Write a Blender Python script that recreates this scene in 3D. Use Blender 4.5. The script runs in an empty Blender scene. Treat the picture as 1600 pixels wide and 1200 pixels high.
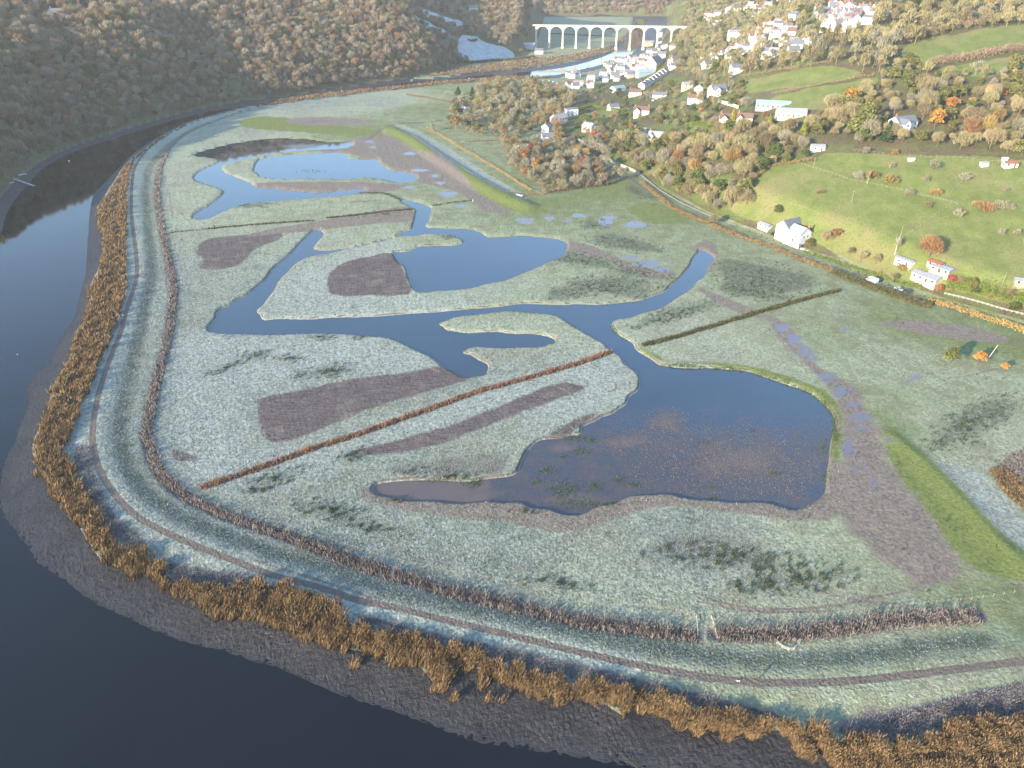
import bpy, bmesh, math, random
import numpy as np
from mathutils import Vector, Matrix
sc = bpy.context.scene
col = sc.collection
R = math.radians
# ------------------------------------------------------------------ camera, sky, sun, exposure
F = 1130.0; PITCH = 31.3; H = 150.0          # focal length in 1600-px units, tilt down, height above the river
cd = bpy.data.cameras.new("camera"); cam = bpy.data.objects.new("camera", cd); col.objects.link(cam)
cd.sensor_width = 36.0; cd.lens = 36.0 * F / 1600.0
cd.clip_start = 1.0; cd.clip_end = 12000.0
cam.location = (0, 0, H); cam.rotation_euler = (R(90 - PITCH), 0, 0)
sc.camera = cam
SUN_AZ, SUN_EL = 227.0, 15.0                 # compass degrees from +Y towards +X, and elevation
w = bpy.data.worlds.new("World"); sc.world = w; w.use_nodes = True
nt = w.node_tree
sky = nt.nodes.new("ShaderNodeTexSky"); sky.sky_type = 'NISHITA'; sky.sun_disc = False
sky.sun_elevation = R(SUN_EL); sky.sun_rotation = R(SUN_AZ); sky.air_density = 1.0; sky.dust_density = 0.3; sky.ozone_density = 2.6
nt.links.new(sky.outputs[0], nt.nodes["Background"].inputs[0])
nt.nodes["Background"].inputs[1].default_value = 0.15
sl = bpy.data.lights.new("sun", 'SUN'); so = bpy.data.objects.new("sun", sl); col.objects.link(so)
sl.energy = 3.4; sl.angle = R(0.53); sl.color = (1.0, 0.86, 0.64)
sd = Vector((math.sin(R(SUN_AZ)) * math.cos(R(SUN_EL)), math.cos(R(SUN_AZ)) * math.cos(R(SUN_EL)), math.sin(R(SUN_EL))))
so.rotation_euler = sd.to_track_quat('Z', 'Y').to_euler(); so.location = (-400, -400, 400)
sc.view_settings.view_transform = 'Standard'; sc.view_settings.look = 'None'
sc.view_settings.exposure = 1.86; sc.view_settings.gamma = 1.0
sc.render.engine = 'CYCLES'
sc.cycles.max_bounces = 5; sc.cycles.volume_bounces = 0; sc.cycles.use_denoising = True
rng = np.random.default_rng(11); random.seed(5)
PR = math.radians(PITCH); CP, SP = math.cos(PR), math.sin(PR)

def at(px, py, z=0.0):
    x = (px - 800) / F; y = (600 - py) / F
    d = (x, CP + y * SP, -SP + y * CP); t = (H - z) / -d[2]
    return (d[0] * t, d[1] * t)
def proj(X, Y, Z):
    f = Y * CP - (Z - H) * SP; u = Y * SP + (Z - H) * CP
    return 800 + F * X / f, 600 - F * u / f, f
# ------------------------------------------------------------------ outlines (surveyed from the air)
def smooth(p, n=2, closed=True):
    p = np.array(p, float); N = len(p); out = []
    for i in range(N if closed else N - 1):
        if closed: a, b, c, d = p[(i-1) % N], p[i], p[(i+1) % N], p[(i+2) % N]
        else: a, b, c, d = p[max(i-1, 0)], p[i], p[i+1], p[min(i+2, N-1)]
        for k in range(n):
            t = k / n
            out.append(0.5 * ((2*b) + (c-a)*t + (2*a-5*b+4*c-d)*t*t + (3*b-a-3*c+d)*t**3))
    if not closed: out.append(p[-1])
    return np.array(out)
def W(p, z=0.0): return np.array([at(a, b, z) for a, b in p])
def S(s): 
    v = [float(q) for q in s.replace(',', ' ').split()]; return list(zip(v[0::2], v[1::2]))

near_edge = S("1005,38 1004,66 985,85 950,98 900,110 860,118 800,119 740,123 700,125 650,132 600,137 520,145 460,152 400,162 350,174 300,188 270,200 240,218 210,239 185,264 165,284 150,300 143,315 140,340 138,370 136,400 134,430 128,450 122,480 115,500 100,520 85,550 75,570 60,582 45,597 42,615 46,630 33,660 24,690 8,720 2,755 2,795 18,820 42,850 62,880 90,897 112,915 145,938 190,960 240,984 300,1005 350,1015 390,1031 430,1040 480,1062 520,1080 560,1093 600,1105 640,1119 690,1138 730,1155 800,1166 840,1172 900,1182 960,1192 1010,1200")
far_bank = S("0,372 5,350 12,330 30,303 45,290 58,270 80,255 110,240 150,225 190,213 230,200 270,188 320,176 380,165 440,157 500,148 560,139 620,131 680,125 740,118 800,114 860,109 900,102 940,90 965,78 980,62 990,45 995,38")
R_w = np.vstack([smooth(W(near_edge), 2, False), [(70, 70), (170, 62), (320, 30), (700, 0), (700, -150), (200, -135), (0, -100), (-160, -30), (-245, 95), (-320, 215), (-392, 350)], smooth(W(far_bank), 2, False), W([(990, 30), (1012, 30)])])
veg_edge = S("1030,55 1022,75 992,92 953,105 900,117 860,125 800,124 740,128 700,130 650,137 600,141 520,149 460,156 400,166 350,178 300,193 270,207 245,222 222,238 205,250 190,265 178,285 165,305 158,320 152,335 158,370 160,400 150,430 140,450 138,480 130,510 115,535 108,560 95,585 78,615 75,640 62,670 50,700 55,730 80,770 110,810 135,850 170,893 230,885 270,915 300,945 340,962 360,970 400,972 450,985 480,1005 520,1018 560,1025 610,1040 650,1045 680,1080 700,1060 730,1050 780,1065 830,1085 870,1100 890,1085 930,1100 975,1130 990,1105 1040,1120 1100,1140 1150,1155 1210,1150 1250,1165 1300,1175 1340,1190 1380,1200")
east_line = S("1700,545 1600,512 1500,484 1400,452 1300,413 1200,376 1100,337 1000,281 950,262 900,232 860,215 850,190 870,166 920,142 960,122 1000,100 1025,82")
M_w = np.vstack([smooth(W(veg_edge), 2, False), [(95, 80), (190, 78), (320, 50), (700, 40), (700, 180), (420, 200)], W(east_line)])
M2_w = W(S("640,127 700,121 740,114 800,110 860,104 900,97 935,85 958,74 975,58 985,45 990,27 850,27 840,60 825,88 780,97 740,101 700,112 650,122"))
V_w = np.vstack([[(700, 180), (420, 200)], W(east_line), W(S("1035,60 1045,45 1042,27 985,26 850,26 840,60 825,85 780,95 740,100 690,115 620,126 560,134 500,143 440,152 380,159 320,170 270,181 230,193 190,205 150,217 110,231 80,245 55,258 38,270 15,290 -10,320 -30,372")), [(-430, 350), (-345, 205), (-265, 80), (-175, -50), (0, -120), (200, -155), (700, -175)]])
water_main = S("625,314 641,322 650,331 648,345 645,355 635,362 615,372 590,378 560,385 530,390 500,392 490,388 497,378 505,366 503,361 488,361 480,370 465,386 440,410 420,430 405,445 385,462 362,474 345,484 336,500 328,520 400,522 470,523 540,523 580,525 620,535 660,552 690,570 705,580 730,590 755,588 763,577 755,565 735,555 725,549 735,544 790,543 840,543 860,540 866,533 855,525 820,521 780,519 730,520 700,517 690,510 695,503 710,497 760,490 810,488 850,490 880,500 910,517 940,537 955,548 975,565 990,580 1001,592 998,606 985,622 975,635 955,646 935,655 910,668 900,680 870,686 840,691 825,705 815,725 800,742 770,748 745,750 700,753 640,751 600,753 583,767 600,777 640,783 700,787 760,785 800,785 830,790 860,800 890,804 930,796 960,785 1000,776 1050,774 1100,780 1160,785 1220,793 1252,795 1275,782 1290,762 1297,720 1301,680 1300,652 1290,632 1260,612 1220,597 1180,584 1140,577 1100,575 1040,573 1020,566 1000,548 985,535 965,520 955,508 965,500 990,495 1020,485 1045,475 1065,462 1085,445 1100,432 1110,415 1115,402 1108,395 1095,392 1088,394 1084,406 1070,424 1060,436 1048,448 1035,457 1010,467 980,473 930,475 880,476 820,475 760,480 700,487 640,490 560,495 500,498 440,499 410,498 405,488 412,475 425,455 440,435 455,418 470,408 490,400 520,395 560,387 600,375 640,368 680,366 705,368 722,375 720,382 705,384 680,383 660,385 640,392 618,395 622,410 635,420 640,440 650,455 670,457 720,452 760,445 800,435 840,418 870,405 886,391 885,378 860,372 820,369 790,370 765,371 750,362 730,358 700,357 670,355 665,350 672,340 673,326 660,318 640,313")
water_lagoon = S("398,264 402,252 415,247 440,243 480,240 530,239 545,243 546,248 560,249 590,250 598,258 608,266 630,269 645,272 653,277 648,282 635,285 615,285 600,281 570,277 545,280 500,280 460,280 430,279 408,276 400,270")
water_west = S("301,243 320,235 360,225 400,219 440,216 480,217 515,222 553,222 551,228 535,233 500,235 470,236 440,239 410,243 380,249 356,255 346,262 352,270 370,277 392,286 400,293 430,295 460,299 500,301 540,297 562,294 575,298 555,303 520,307 480,311 440,314 400,317 370,323 345,333 325,342 305,342 302,337 318,326 335,315 350,303 345,296 322,288 304,281 306,272 325,262 343,253 330,247")
def ragged(p, amp, seed):
    p = smooth(p, 3); g = np.random.default_rng(seed); t = np.linspace(0, 1, len(p), endpoint=False) * 6.2832; r_ = 0
    for k_ in range(30): f = g.integers(25, 150); r_ = r_ + np.sin(t*f + g.uniform(0, 6.28)) * g.uniform(.3, 1)
    d = np.roll(p, -1, 0) - np.roll(p, 1, 0); nn = np.stack([-d[:, 1], d[:, 0]], 1) / (np.linalg.norm(d, axis=1)[:, None] + 1e-6); return p + nn * (r_ / 3.2 * amp)[:, None]
pond_polys = [ragged(W(p, .8), .62, 3 + i) for i, p in enumerate((water_main, water_lagoon, water_west))]

path_px = S("320,184 270,205 235,230 214,255 207,280 205,330 212,390 214,430 206,460 196,490 190,515 180,540 165,580 153,620 146,660 145,690 152,725 170,760 200,795 235,820 300,850 370,878 430,900 500,918 560,938 620,950 700,970 800,993 900,1018 1000,1040 1100,1058 1180,1066 1260,1067 1340,1063 1420,1055 1500,1045 1600,1033 1700,1020")
path_w = smooth(W(path_px, 2.6), 3, False)
ditch_px = S("430,158 380,172 330,190 290,208 262,235 250,262 245,300 252,350 262,400 272,450 264,520 244,600 228,680 250,740 300,782 380,815 470,845 560,880 680,918 800,948 930,975 1085,992")
ditch2_px = S("1118,990 1200,992 1300,985 1400,970 1530,962")
bankveg_w = smooth(W(S("560,148 470,158 400,170 340,187 290,208 255,235 235,262 228,300 235,390 232,450 218,520 205,580 190,650 190,700 210,750 250,790 320,825 420,862 520,890 600,925 700,948 800,970 900,990 1000,1010 1120,1030 1230,1035"), 1.6), 2, False)
bankveg2_w = W(S("1260,1035 1330,1030 1430,1012 1540,1000"), 1.6)
track_w = smooth(W(S("705,218 690,222 730,245 770,290 810,330 850,345"), 1.6), 2, False)
emb1 = W(S("612,200 640,212 680,240 740,278 790,305 822,318"), 3.5)      # grass flood bank
emb2 = W(S("1395,675 1450,720 1520,790 1560,835 1620,890 1700,960"), 3.5)
road_px = S("860,205 905,228 955,255 1000,283 1050,315 1100,337 1150,357 1200,377 1250,396 1300,414 1345,434 1400,452 1450,463 1500,478 1600,505 1700,532")

# ------------------------------------------------------------------ height field
def sdf(P, poly, margin=40.0):
    """signed distance to a polygon, positive inside"""
    out = np.full(len(P), -float(margin)); lo = poly.min(0) - margin; hi = poly.max(0) + margin
    m = np.where((P[:, 0] > lo[0]) & (P[:, 0] < hi[0]) & (P[:, 1] > lo[1]) & (P[:, 1] < hi[1]))[0]
    if not len(m): return out
    q = P[m]; d2 = np.full(len(m), float(margin) ** 2); ins = np.zeros(len(m), bool)
    a = poly; b = np.roll(poly, -1, 0)
    for (ax, ay), (bx, by) in zip(a, b):
        ex, ey = bx - ax, by - ay; L = ex*ex + ey*ey
        if L < 1e-9: continue
        wx = q[:, 0] - ax; wy = q[:, 1] - ay
        t = np.clip((wx*ex + wy*ey) / L, 0, 1)
        np.minimum(d2, (wx - t*ex)**2 + (wy - t*ey)**2, out=d2)
        c = (ay > q[:, 1]) != (by > q[:, 1])
        if abs(ey) > 1e-12: ins ^= c & (q[:, 0] < ax + (q[:, 1] - ay) * ex / ey)
    d = np.sqrt(d2); out[m] = np.where(ins, d, -d); return out
def pdist(P, line, margin=30.0, prm=False):
    out = np.full(len(P), float(margin)); lo = line.min(0) - margin; hi = line.max(0) + margin; T = np.zeros(len(P))
    m = np.where((P[:, 0] > lo[0]) & (P[:, 0] < hi[0]) & (P[:, 1] > lo[1]) & (P[:, 1] < hi[1]))[0]
    q = P[m]; d2 = np.full(len(m), float(margin) ** 2)
    for (ax, ay), (bx, by) in zip(line[:-1], line[1:]):
        ex, ey = bx - ax, by - ay; L = ex*ex + ey*ey + 1e-9
        wx = q[:, 0] - ax; wy = q[:, 1] - ay; t = np.clip((wx*ex + wy*ey) / L, 0, 1)
        np.minimum(d2, (wx - t*ex)**2 + (wy - t*ey)**2, out=d2)
    out[m] = np.sqrt(d2); return out
def inpoly(px, py, poly):
    ins = np.zeros(len(px), bool)
    for (ax, ay), (bx, by) in zip(poly, list(poly[1:]) + [poly[0]]):
        c = (ay > py) != (by > py)
        with np.errstate(divide='ignore', invalid='ignore'): ins ^= c & (px < ax + (py - ay) * (bx - ax) / (by - ay + 1e-12))
    return ins
ctrl = []
def column(px, py0, z0, segs):
    p = at(px, py0, z0); z = z0; ctrl.append((*p, z))
    for py, s in segs:
        q = at(px, py, 0); dep = H / math.hypot(*q); lo = z; hi = max(z, min(H - 6, H - dep * math.hypot(*p)))
        for _ in range(40):
            mid = (lo + hi) / 2; q = at(px, py, mid)
            sl_ = (mid - z) / (math.hypot(q[0]-p[0], q[1]-p[1]) + 1e-6)
            if sl_ > s: hi = mid
            else: lo = mid
        n = 3; q = at(px, py, lo)
        for k in range(1, n + 1): ctrl.append((p[0] + (q[0]-p[0])*k/n, p[1] + (q[1]-p[1])*k/n, z + (lo - z)*k/n))
        p = q; z = lo
for px, py in ((-150, 470), (0, 318), (100, 228), (200, 199), (300, 170), (400, 153), (500, 139), (600, 127)):
    q_ = .38 if px < -50 else .62 if px < 50 else .8 if px < 150 else 1
    column(px, py, 3, [(py - 70 + (px > 250) * 20, .50 * q_), (py - 140 + (px > 250) * 60, .46 * q_), (min(py - 160, 8) if px > 250 else 20, .38 * q_)])
column(665, 120, 3, [(90, .42), (62, .42)])
column(720, 103, 3, [(70, .22), (45, .30), (20, .32)])
column(760, 98, 3, [(70, .16), (40, .30), (8, .35)])
column(815, 92, 3, [(75, .12), (45, .35), (12, .45)])
for px in (860, 920, 980, 1030): column(px, 26, 3, [(2, .42)])
column(1060, 80, 6, [(45, .28), (5, .34)])
for l in ([(1000,278,4),(1000,230,9),(1000,190,13),(1000,150,10),(1000,120,6),(1000,97,4)], [(1050,313,5),(1050,250,14),(1050,190,22),(1050,150,25),(1050,110,21),(1050,85,13),(1048,66,10)],
          [(1100,335,6),(1100,280,18),(1100,220,28),(1100,170,34),(1100,120,38),(1100,80,43),(1100,50,52),(1100,5,75)], [(1180,369,7),(1180,290,22),(1180,200,40),(1180,130,52),(1180,60,66),(1180,5,85)],
          [(950,255,4),(950,215,7),(950,170,6),(950,140,5)]):
    for x, y, z in l: ctrl.append((*at(x, y, z), z))
ctrl += [(268,1308,30),(300,1310,46),(262,1180,24),(350,1250,75)]
column(1260, 399, 7, [(320, .26), (230, .26), (150, .22), (80, .2), (8, .2)])
column(1360, 437, 7, [(380, .22), (270, .28), (180, .26), (90, .24), (12, .2)])
column(1460, 468, 7, [(410, .2), (300, .28), (200, .28), (90, .24), (12, .2)])
column(1600, 506, 7, [(440, .2), (320, .28), (210, .28), (90, .24), (12, .2)])
column(1750, 560, 7, [(480, .2), (340, .28), (210, .28), (90, .24)])
for x, y, z in [(950, 262, 4), (900, 232, 4), (860, 215, 3), (850, 190, 3), (870, 160, 3), (920, 138, 4), (960, 118, 4), (1000, 95, 4), (1030, 72, 5)]: ctrl.append((*at(x, y, z), z))
HILLS = [(-800, 450, 110), (-720, 330, 114), (-640, 200, 102), (-560, 90, 100), (-500, -40, 98), (-390, -180, 88), (-220, -300, 82), (0, -400, 96), (250, -420, 90), (600, -420, 90),
         (-345, -120, 78), (-250, -190, 72), (-60, -215, 55), (150, -250, 52), (-430, 60, 55), (-500, 220, 50), (-330, 20, 26), (-430, 300, 14),
         (-950, 300, 118), (-900, 700, 108), (-700, 900, 108), (-500, 1300, 125), (-900, -300, 125), (0, -900, 120), (-500, 1900, 125), (200, 2300, 125), (800, 2300, 125), (1000, 1500, 125),
         (700, 900, 125), (750, 500, 120), (700, 330, 90), (480, 250, 22), (900, 0, 60), (700, -300, 50), (450, 1300, 90), (-300, 1500, 110), (-150, 1700, 100), (500, 1700, 110)]
ctrl += [tuple(c) for c in HILLS]
C = np.array(ctrl); CC = 45.0
A = np.sqrt(((C[:, None, :2] - C[None, :, :2])**2).sum(2) + CC*CC); A = A + 0
wt = np.linalg.solve(A - np.eye(len(C)) * 8.0, C[:, 2] - 60)
GX = np.arange(-1500, 1501, 12.0); GY = np.arange(-1300, 2701, 12.0)
gx, gy = np.meshgrid(GX, GY); GZ = np.empty(gx.size); fl = np.stack([gx.ravel(), gy.ravel()], 1)
for i in range(0, len(fl), 20000):
    q = fl[i:i+20000]; GZ[i:i+20000] = np.sqrt(((q[:, None] - C[None, :, :2])**2).sum(2) + CC*CC) @ wt + 60
GZ = np.clip(GZ, 2.0, 168.0).reshape(gx.shape)
def rbf(P):
    fx = np.clip((P[:, 0] - GX[0]) / 12, 0, len(GX) - 1.001); fy = np.clip((P[:, 1] - GY[0]) / 12, 0, len(GY) - 1.001)
    i = fx.astype(int); j = fy.astype(int); u = fx - i; v = fy - j
    return (GZ[j, i]*(1-u) + GZ[j, i+1]*u)*(1-v) + (GZ[j+1, i]*(1-u) + GZ[j+1, i+1]*u)*v
_w = [(rng.uniform(0, 6.28), rng.uniform(0, 6.28)) for _ in range(40)]
def wave(P, scale, n=8, o=0):
    s = np.zeros(len(P))
    for k in range(n):
        a, ph = _w[(k + o) % 40]; f = 6.283 / scale * (0.7 + 0.15*k)
        s += np.sin((P[:, 0]*math.cos(a) + P[:, 1]*math.sin(a)) * f + ph + 1.7*np.sin((P[:, 0]*math.sin(a) - P[:, 1]*math.cos(a)) * f*0.6 + ph*2))
    return s / n
def ss(x, a, b): t = np.clip((x - a) / (b - a), 0, 1); return t*t*(3 - 2*t)
LINES = {}
def height(P, full=False):
    P = np.asarray(P, float); dR = sdf(P, R_w, 60); dM = sdf(P, M_w, 60); dM2 = sdf(P, M2_w, 60); dV = sdf(P, V_w, 90)
    dMM = np.maximum(dM, dM2); wob = wave(P, 9, 6) * 1.2
    b = np.minimum(np.abs(dMM), np.where(dV > 0, dV, 1e9)); a = np.maximum(-dR, 0)
    h = np.where(dR > 0, .02 - np.minimum(dR*0.10, 2.0) + .05*wave(P, 5, 8, 25)*np.exp(-dR/5), 1.3 * (a / (a + b + 1e-3))**1.25 + (0.10*wave(P, 3.5, 8, 5) + .07*wave(P, 7, 8, 25))*np.clip(.35 + a/4, 0, 1))
    inm = dMM > 0
    h = np.where(inm, 1.6 + 0.12*wave(P, 14, 8, 3) - 0.3*np.exp(-dMM/2.0), h)
    dP = pdist(P, path_w, 30)
    h = np.where(inm, h + 1.05*ss(-dP, -11, -2.0), h)                                   # flood bank carrying the path
    dp = np.maximum.reduce([sdf(P, q, 25) for q in pond_polys])
    shore = ss(dp, -1.15, 0.35)
    h = np.where(inm, h*(1-shore) + (0.72 - np.clip(dp*0.25, 0, 0.8))*shore, h)
    d1 = np.minimum(pdist(P, LINES['ditch'], 20), pdist(P, LINES['ditch2'], 20))
    h = np.where(inm, h - .6*np.exp(-(d1/2.0)**2), h)
    de = np.minimum(pdist(P, emb1, 30), pdist(P, emb2, 30) + 4)
    h = np.where(inm, h + np.where(P[:, 1] < 350, 1.1, 2.2)*ss(-de, -12, -1.0), h)
    zb = rbf(P) + 1.6*wave(P, 60, 8, 11) * ss(-dV, 20, 80) + 0.5*wave(P, 12, 8, 20)*ss(-dV, 4, 20)
    t = ss(-dV, 0, 22)
    h = np.where(dV > 0, h, 1.7*(1-t) + np.maximum(zb, 1.7)*t)
    dr = pdist(P, LINES['road'], 30)
    if full: return h, dict(dR=dR, dM=dM, dM2=dM2, dV=dV, dMM=dMM, dP=dP, dp=dp, d1=d1, de=de, dr=dr, b=b, a=a)
    return h
LINES['ditch'] = smooth(W(ditch_px, 1.6), 2, False); LINES['ditch2'] = W(ditch2_px, 1.6)
LINES['road'] = smooth(W(road_px, 4), 2, False)
def ground(pts):
    """first point of the terrain on the line of sight through each survey mark"""
    pts = np.asarray(pts, float).reshape(-1, 2)
    x = (pts[:, 0] - 800) / F; y = (600 - pts[:, 1]) / F
    d = np.stack([x, CP + y*SP, -SP + y*CP], 1)
    zs = np.concatenate([np.linspace(0.5, 20, 50), np.linspace(20.5, 140, 240)])
    T = (H - zs)[None, :] / (-d[:, 2])[:, None]
    Q = np.stack([d[:, 0:1]*T, d[:, 1:2]*T], 2); hh = rough(Q.reshape(-1, 2)).reshape(T.shape)
    below = hh >= zs[None, :]
    idx = np.where(below.any(1), below.shape[1] - 1 - below[:, ::-1].argmax(1), 0)
    i2 = np.minimum(idx + 1, len(zs) - 1); r_ = np.arange(len(pts))
    g0 = hh[r_, idx] - zs[idx]; g1 = hh[r_, i2] - zs[i2]; t = np.clip(g0 / (g0 - g1 + 1e-9), 0, 1)
    z = zs[idx] + t*(zs[i2] - zs[idx]); T = (H - z) / -d[:, 2]
    return np.stack([d[:, 0]*T, d[:, 1]*T, z], 1)
HX = np.arange(-900, 901, 6.0); HY = np.arange(-100, 2101, 6.0)
_gx, _gy = np.meshgrid(HX, HY); HZ = height(np.stack([_gx.ravel(), _gy.ravel()], 1)).reshape(_gx.shape)
def rough(P):
    fx = np.clip((P[:, 0] - HX[0]) / 6, 0, len(HX) - 1.001); fy = np.clip((P[:, 1] - HY[0]) / 6, 0, len(HY) - 1.001)
    i = fx.astype(int); j = fy.astype(int); u = fx - i; v = fy - j
    return (HZ[j, i]*(1-u) + HZ[j, i+1]*u)*(1-v) + (HZ[j+1, i]*(1-u) + HZ[j+1, i+1]*u)*v
def G(px, py):
    g = ground([(px, py)])[0]; return Vector((g[0], g[1], float(height([(g[0], g[1])])[0])))

# ------------------------------------------------------------------ mesh and material helpers
def mesh(name, V, Fc, mats=(), attrs=None, mi=None, smoothf=False):
    V = np.asarray(V, np.float32); me = bpy.data.meshes.new(name)
    if isinstance(Fc, np.ndarray):
        n, k = Fc.shape; me.vertices.add(len(V)); me.vertices.foreach_set('co', V.ravel())
        me.loops.add(n*k); me.loops.foreach_set('vertex_index', Fc.astype(np.int32).ravel())
        me.polygons.add(n); me.polygons.foreach_set('loop_start', np.arange(0, n*k, k, dtype=np.int32))
        try: me.polygons.foreach_set('loop_total', np.full(n, k, np.int32))
        except Exception: pass
    else:
        me.from_pydata([tuple(map(float, v)) for v in V], [], Fc); n = len(Fc)
    for m in mats: me.materials.append(m)
    if mi is not None: me.polygons.foreach_set('material_index', np.asarray(mi, np.int32))
    if attrs:
        for k_, a in attrs.items():
            a = np.asarray(a, np.float32)
            if a.ndim == 2: at_ = me.attributes.new(k_, 'FLOAT_COLOR', 'POINT'); at_.data.foreach_set('color', a.ravel())
            else: at_ = me.attributes.new(k_, 'FLOAT', 'POINT'); at_.data.foreach_set('value', a)
    me.update(calc_edges=True)
    me.polygons.foreach_set('use_smooth', np.full(len(me.polygons), smoothf))
    me.update(); return me
def link(name, me, parent=None, loc=None, rz=0, scale=None):
    o = bpy.data.objects.new(name, me); col.objects.link(o)
    if parent: o.parent = parent
    if loc is not None: o.location = loc
    if rz: o.rotation_euler = (0, 0, rz)
    if scale is not None: o.scale = scale
    return o
def tag(o, label=None, cat=None, group=None, kind=None):
    if label: o['label'] = label
    if cat: o['category'] = cat
    if group: o['group'] = group
    if kind: o['kind'] = kind
    return o
def empty(name, loc, rz=0, label=None, cat=None, group=None):
    o = bpy.data.objects.new(name, None); col.objects.link(o); o.location = loc; o.rotation_euler = (0, 0, rz); o.empty_display_size = 0.5
    return tag(o, label, cat, group)
class NT:
    def __init__(s, name):
        s.m = bpy.data.materials.new(name); s.m.use_nodes = True; s.t = s.m.node_tree; s.n = s.t.nodes; s.bsdf = s.n['Principled BSDF']; s.out = s.n['Material Output']
        s.tc = s.n.new('ShaderNodeTexCoord'); s.geo = s.n.new('ShaderNodeNewGeometry')
    def L(s, a, b): s.t.links.new(a, b)
    def noise(s, scale, detail=3, rough=.6, vec=None, dist=0):
        n = s.n.new('ShaderNodeTexNoise'); n.inputs['Scale'].default_value = scale; n.inputs['Detail'].default_value = detail
        n.inputs['Roughness'].default_value = rough; n.inputs['Distortion'].default_value = dist; s.L(vec or s.geo.outputs['Position'], n.inputs['Vector']); return n.outputs[0]
    def vor(s, scale, vec=None):
        n = s.n.new('ShaderNodeTexVoronoi'); n.inputs['Scale'].default_value = scale; s.L(vec or s.geo.outputs['Position'], n.inputs['Vector']); return n.outputs['Distance']
    def put(s, x, sock):
        if isinstance(x, (int, float)): sock.default_value = x
        elif isinstance(x, tuple): sock.default_value = (*x, 1) if len(x) == 3 and sock.type == 'RGBA' else x
        else: s.L(x, sock)
    def math(s, op, a, b=0., c=None):
        n = s.n.new('ShaderNodeMath'); n.operation = op; s.put(a, n.inputs[0]); s.put(b, n.inputs[1])
        if c is not None: s.put(c, n.inputs[2])
        return n.outputs[0]
    def ramp(s, x, a, b, lo=0., hi=1.):
        n = s.n.new('ShaderNodeMapRange'); n.interpolation_type = 'SMOOTHSTEP'; s.put(x, n.inputs[0])
        for i, v in enumerate((a, b, lo, hi)): n.inputs[1+i].default_value = v
        return n.outputs[0]
    def mix(s, f, a, b):
        n = s.n.new('ShaderNodeMix'); n.data_type = 'RGBA'; s.put(f, n.inputs[0]); s.put(a, n.inputs[6]); s.put(b, n.inputs[7]); return n.outputs[2]
    def attr(s, name):
        n = s.n.new('ShaderNodeAttribute'); n.attribute_name = name; return n
    def bump(s, h, strength=.5, dist=.3, normal=None):
        n = s.n.new('ShaderNodeBump'); n.inputs['Strength'].default_value = strength; n.inputs['Distance'].default_value = dist; s.L(h, n.inputs['Height'])
        return n.outputs[0]
def simple(name, colr, rough=.85, var=.15, scale=1.5, spec=.3, metal=0, obj=False, bump=0):
    k = NT(name); c2 = tuple(max(0, v*(1-var*1.6)) for v in colr); c1 = tuple(min(1, v*(1+var)) for v in colr)
    vec = k.tc.outputs['Object'] if obj else None
    k.L(k.mix(k.ramp(k.noise(scale, 4, .65, vec), .3, .7), c2, c1), k.bsdf.inputs['Base Color'])
    k.bsdf.inputs['Roughness'].default_value = rough; k.bsdf.inputs['Specular IOR Level'].default_value = spec; k.bsdf.inputs['Metallic'].default_value = metal
    if bump: k.L(k.bump(k.noise(scale*4, 3, .6, vec), bump, .05), k.bsdf.inputs['Normal'])
    return k.m
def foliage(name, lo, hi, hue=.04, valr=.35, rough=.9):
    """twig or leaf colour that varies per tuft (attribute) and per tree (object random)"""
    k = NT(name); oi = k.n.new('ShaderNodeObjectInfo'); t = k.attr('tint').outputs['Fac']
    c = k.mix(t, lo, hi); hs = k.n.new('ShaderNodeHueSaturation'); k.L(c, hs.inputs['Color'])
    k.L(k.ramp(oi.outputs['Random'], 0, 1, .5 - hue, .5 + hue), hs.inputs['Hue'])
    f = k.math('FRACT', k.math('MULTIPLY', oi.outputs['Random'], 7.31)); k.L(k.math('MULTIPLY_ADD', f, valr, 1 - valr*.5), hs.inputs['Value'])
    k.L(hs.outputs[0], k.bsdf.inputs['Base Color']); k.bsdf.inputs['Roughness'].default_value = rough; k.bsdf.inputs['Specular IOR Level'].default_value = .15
    return k.m

# ------------------------------------------------------------------ terrain
rr = [0., 20., 40., 55.]
while rr[-1] < 2600: rr.append(rr[-1] + min(14, max(.25, rr[-1]**2 / 66000)))
rr = np.array(rr)
aa = np.concatenate([np.arange(-180, -56, 4.), np.arange(-56, -50, .5), np.arange(-50, 50.01, .085), np.arange(50.5, 56, .5), np.arange(56, 180, 4.)])
aa = np.radians(aa); nr, na = len(rr), len(aa)
PX = (rr[:, None]*np.sin(aa)[None, :]).ravel(); PY = (rr[:, None]*np.cos(aa)[None, :]).ravel(); P = np.stack([PX, PY], 1)
Z, D = height(P, True)
inm = D['dMM'] > 0; marsh = D['dM'] > 0
Z = Z + np.where(marsh, (.17*wave(P, 1.9, 8, 9) + .14*wave(P, .9, 8, 17)) * ss(-D['dp'], 0, 2), 0)
Z = Z + np.where((D['a'] > 0) & ~inm & (D['dV'] > 0), (.22*wave(P, 2.2, 8, 12) + .14*wave(P, 1.0, 8, 4)) * np.clip(D['a']/2, 0, 1) * np.clip(.6 + wave(P, 20, 6, 31), .1, 1.3), 0)
def soft(d, s=1.0): return np.clip(.5 + d / (2*s), 0, 1)
def polym(px, z=1.6, s=1.5, n=2): return soft(sdf(P, smooth(W(px, z), n), 30), s)
def upoly(px, s=3., n=2):
    g = ground(px)[:, :2]; return soft(sdf(P, smooth(g, n), 40), s)
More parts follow.
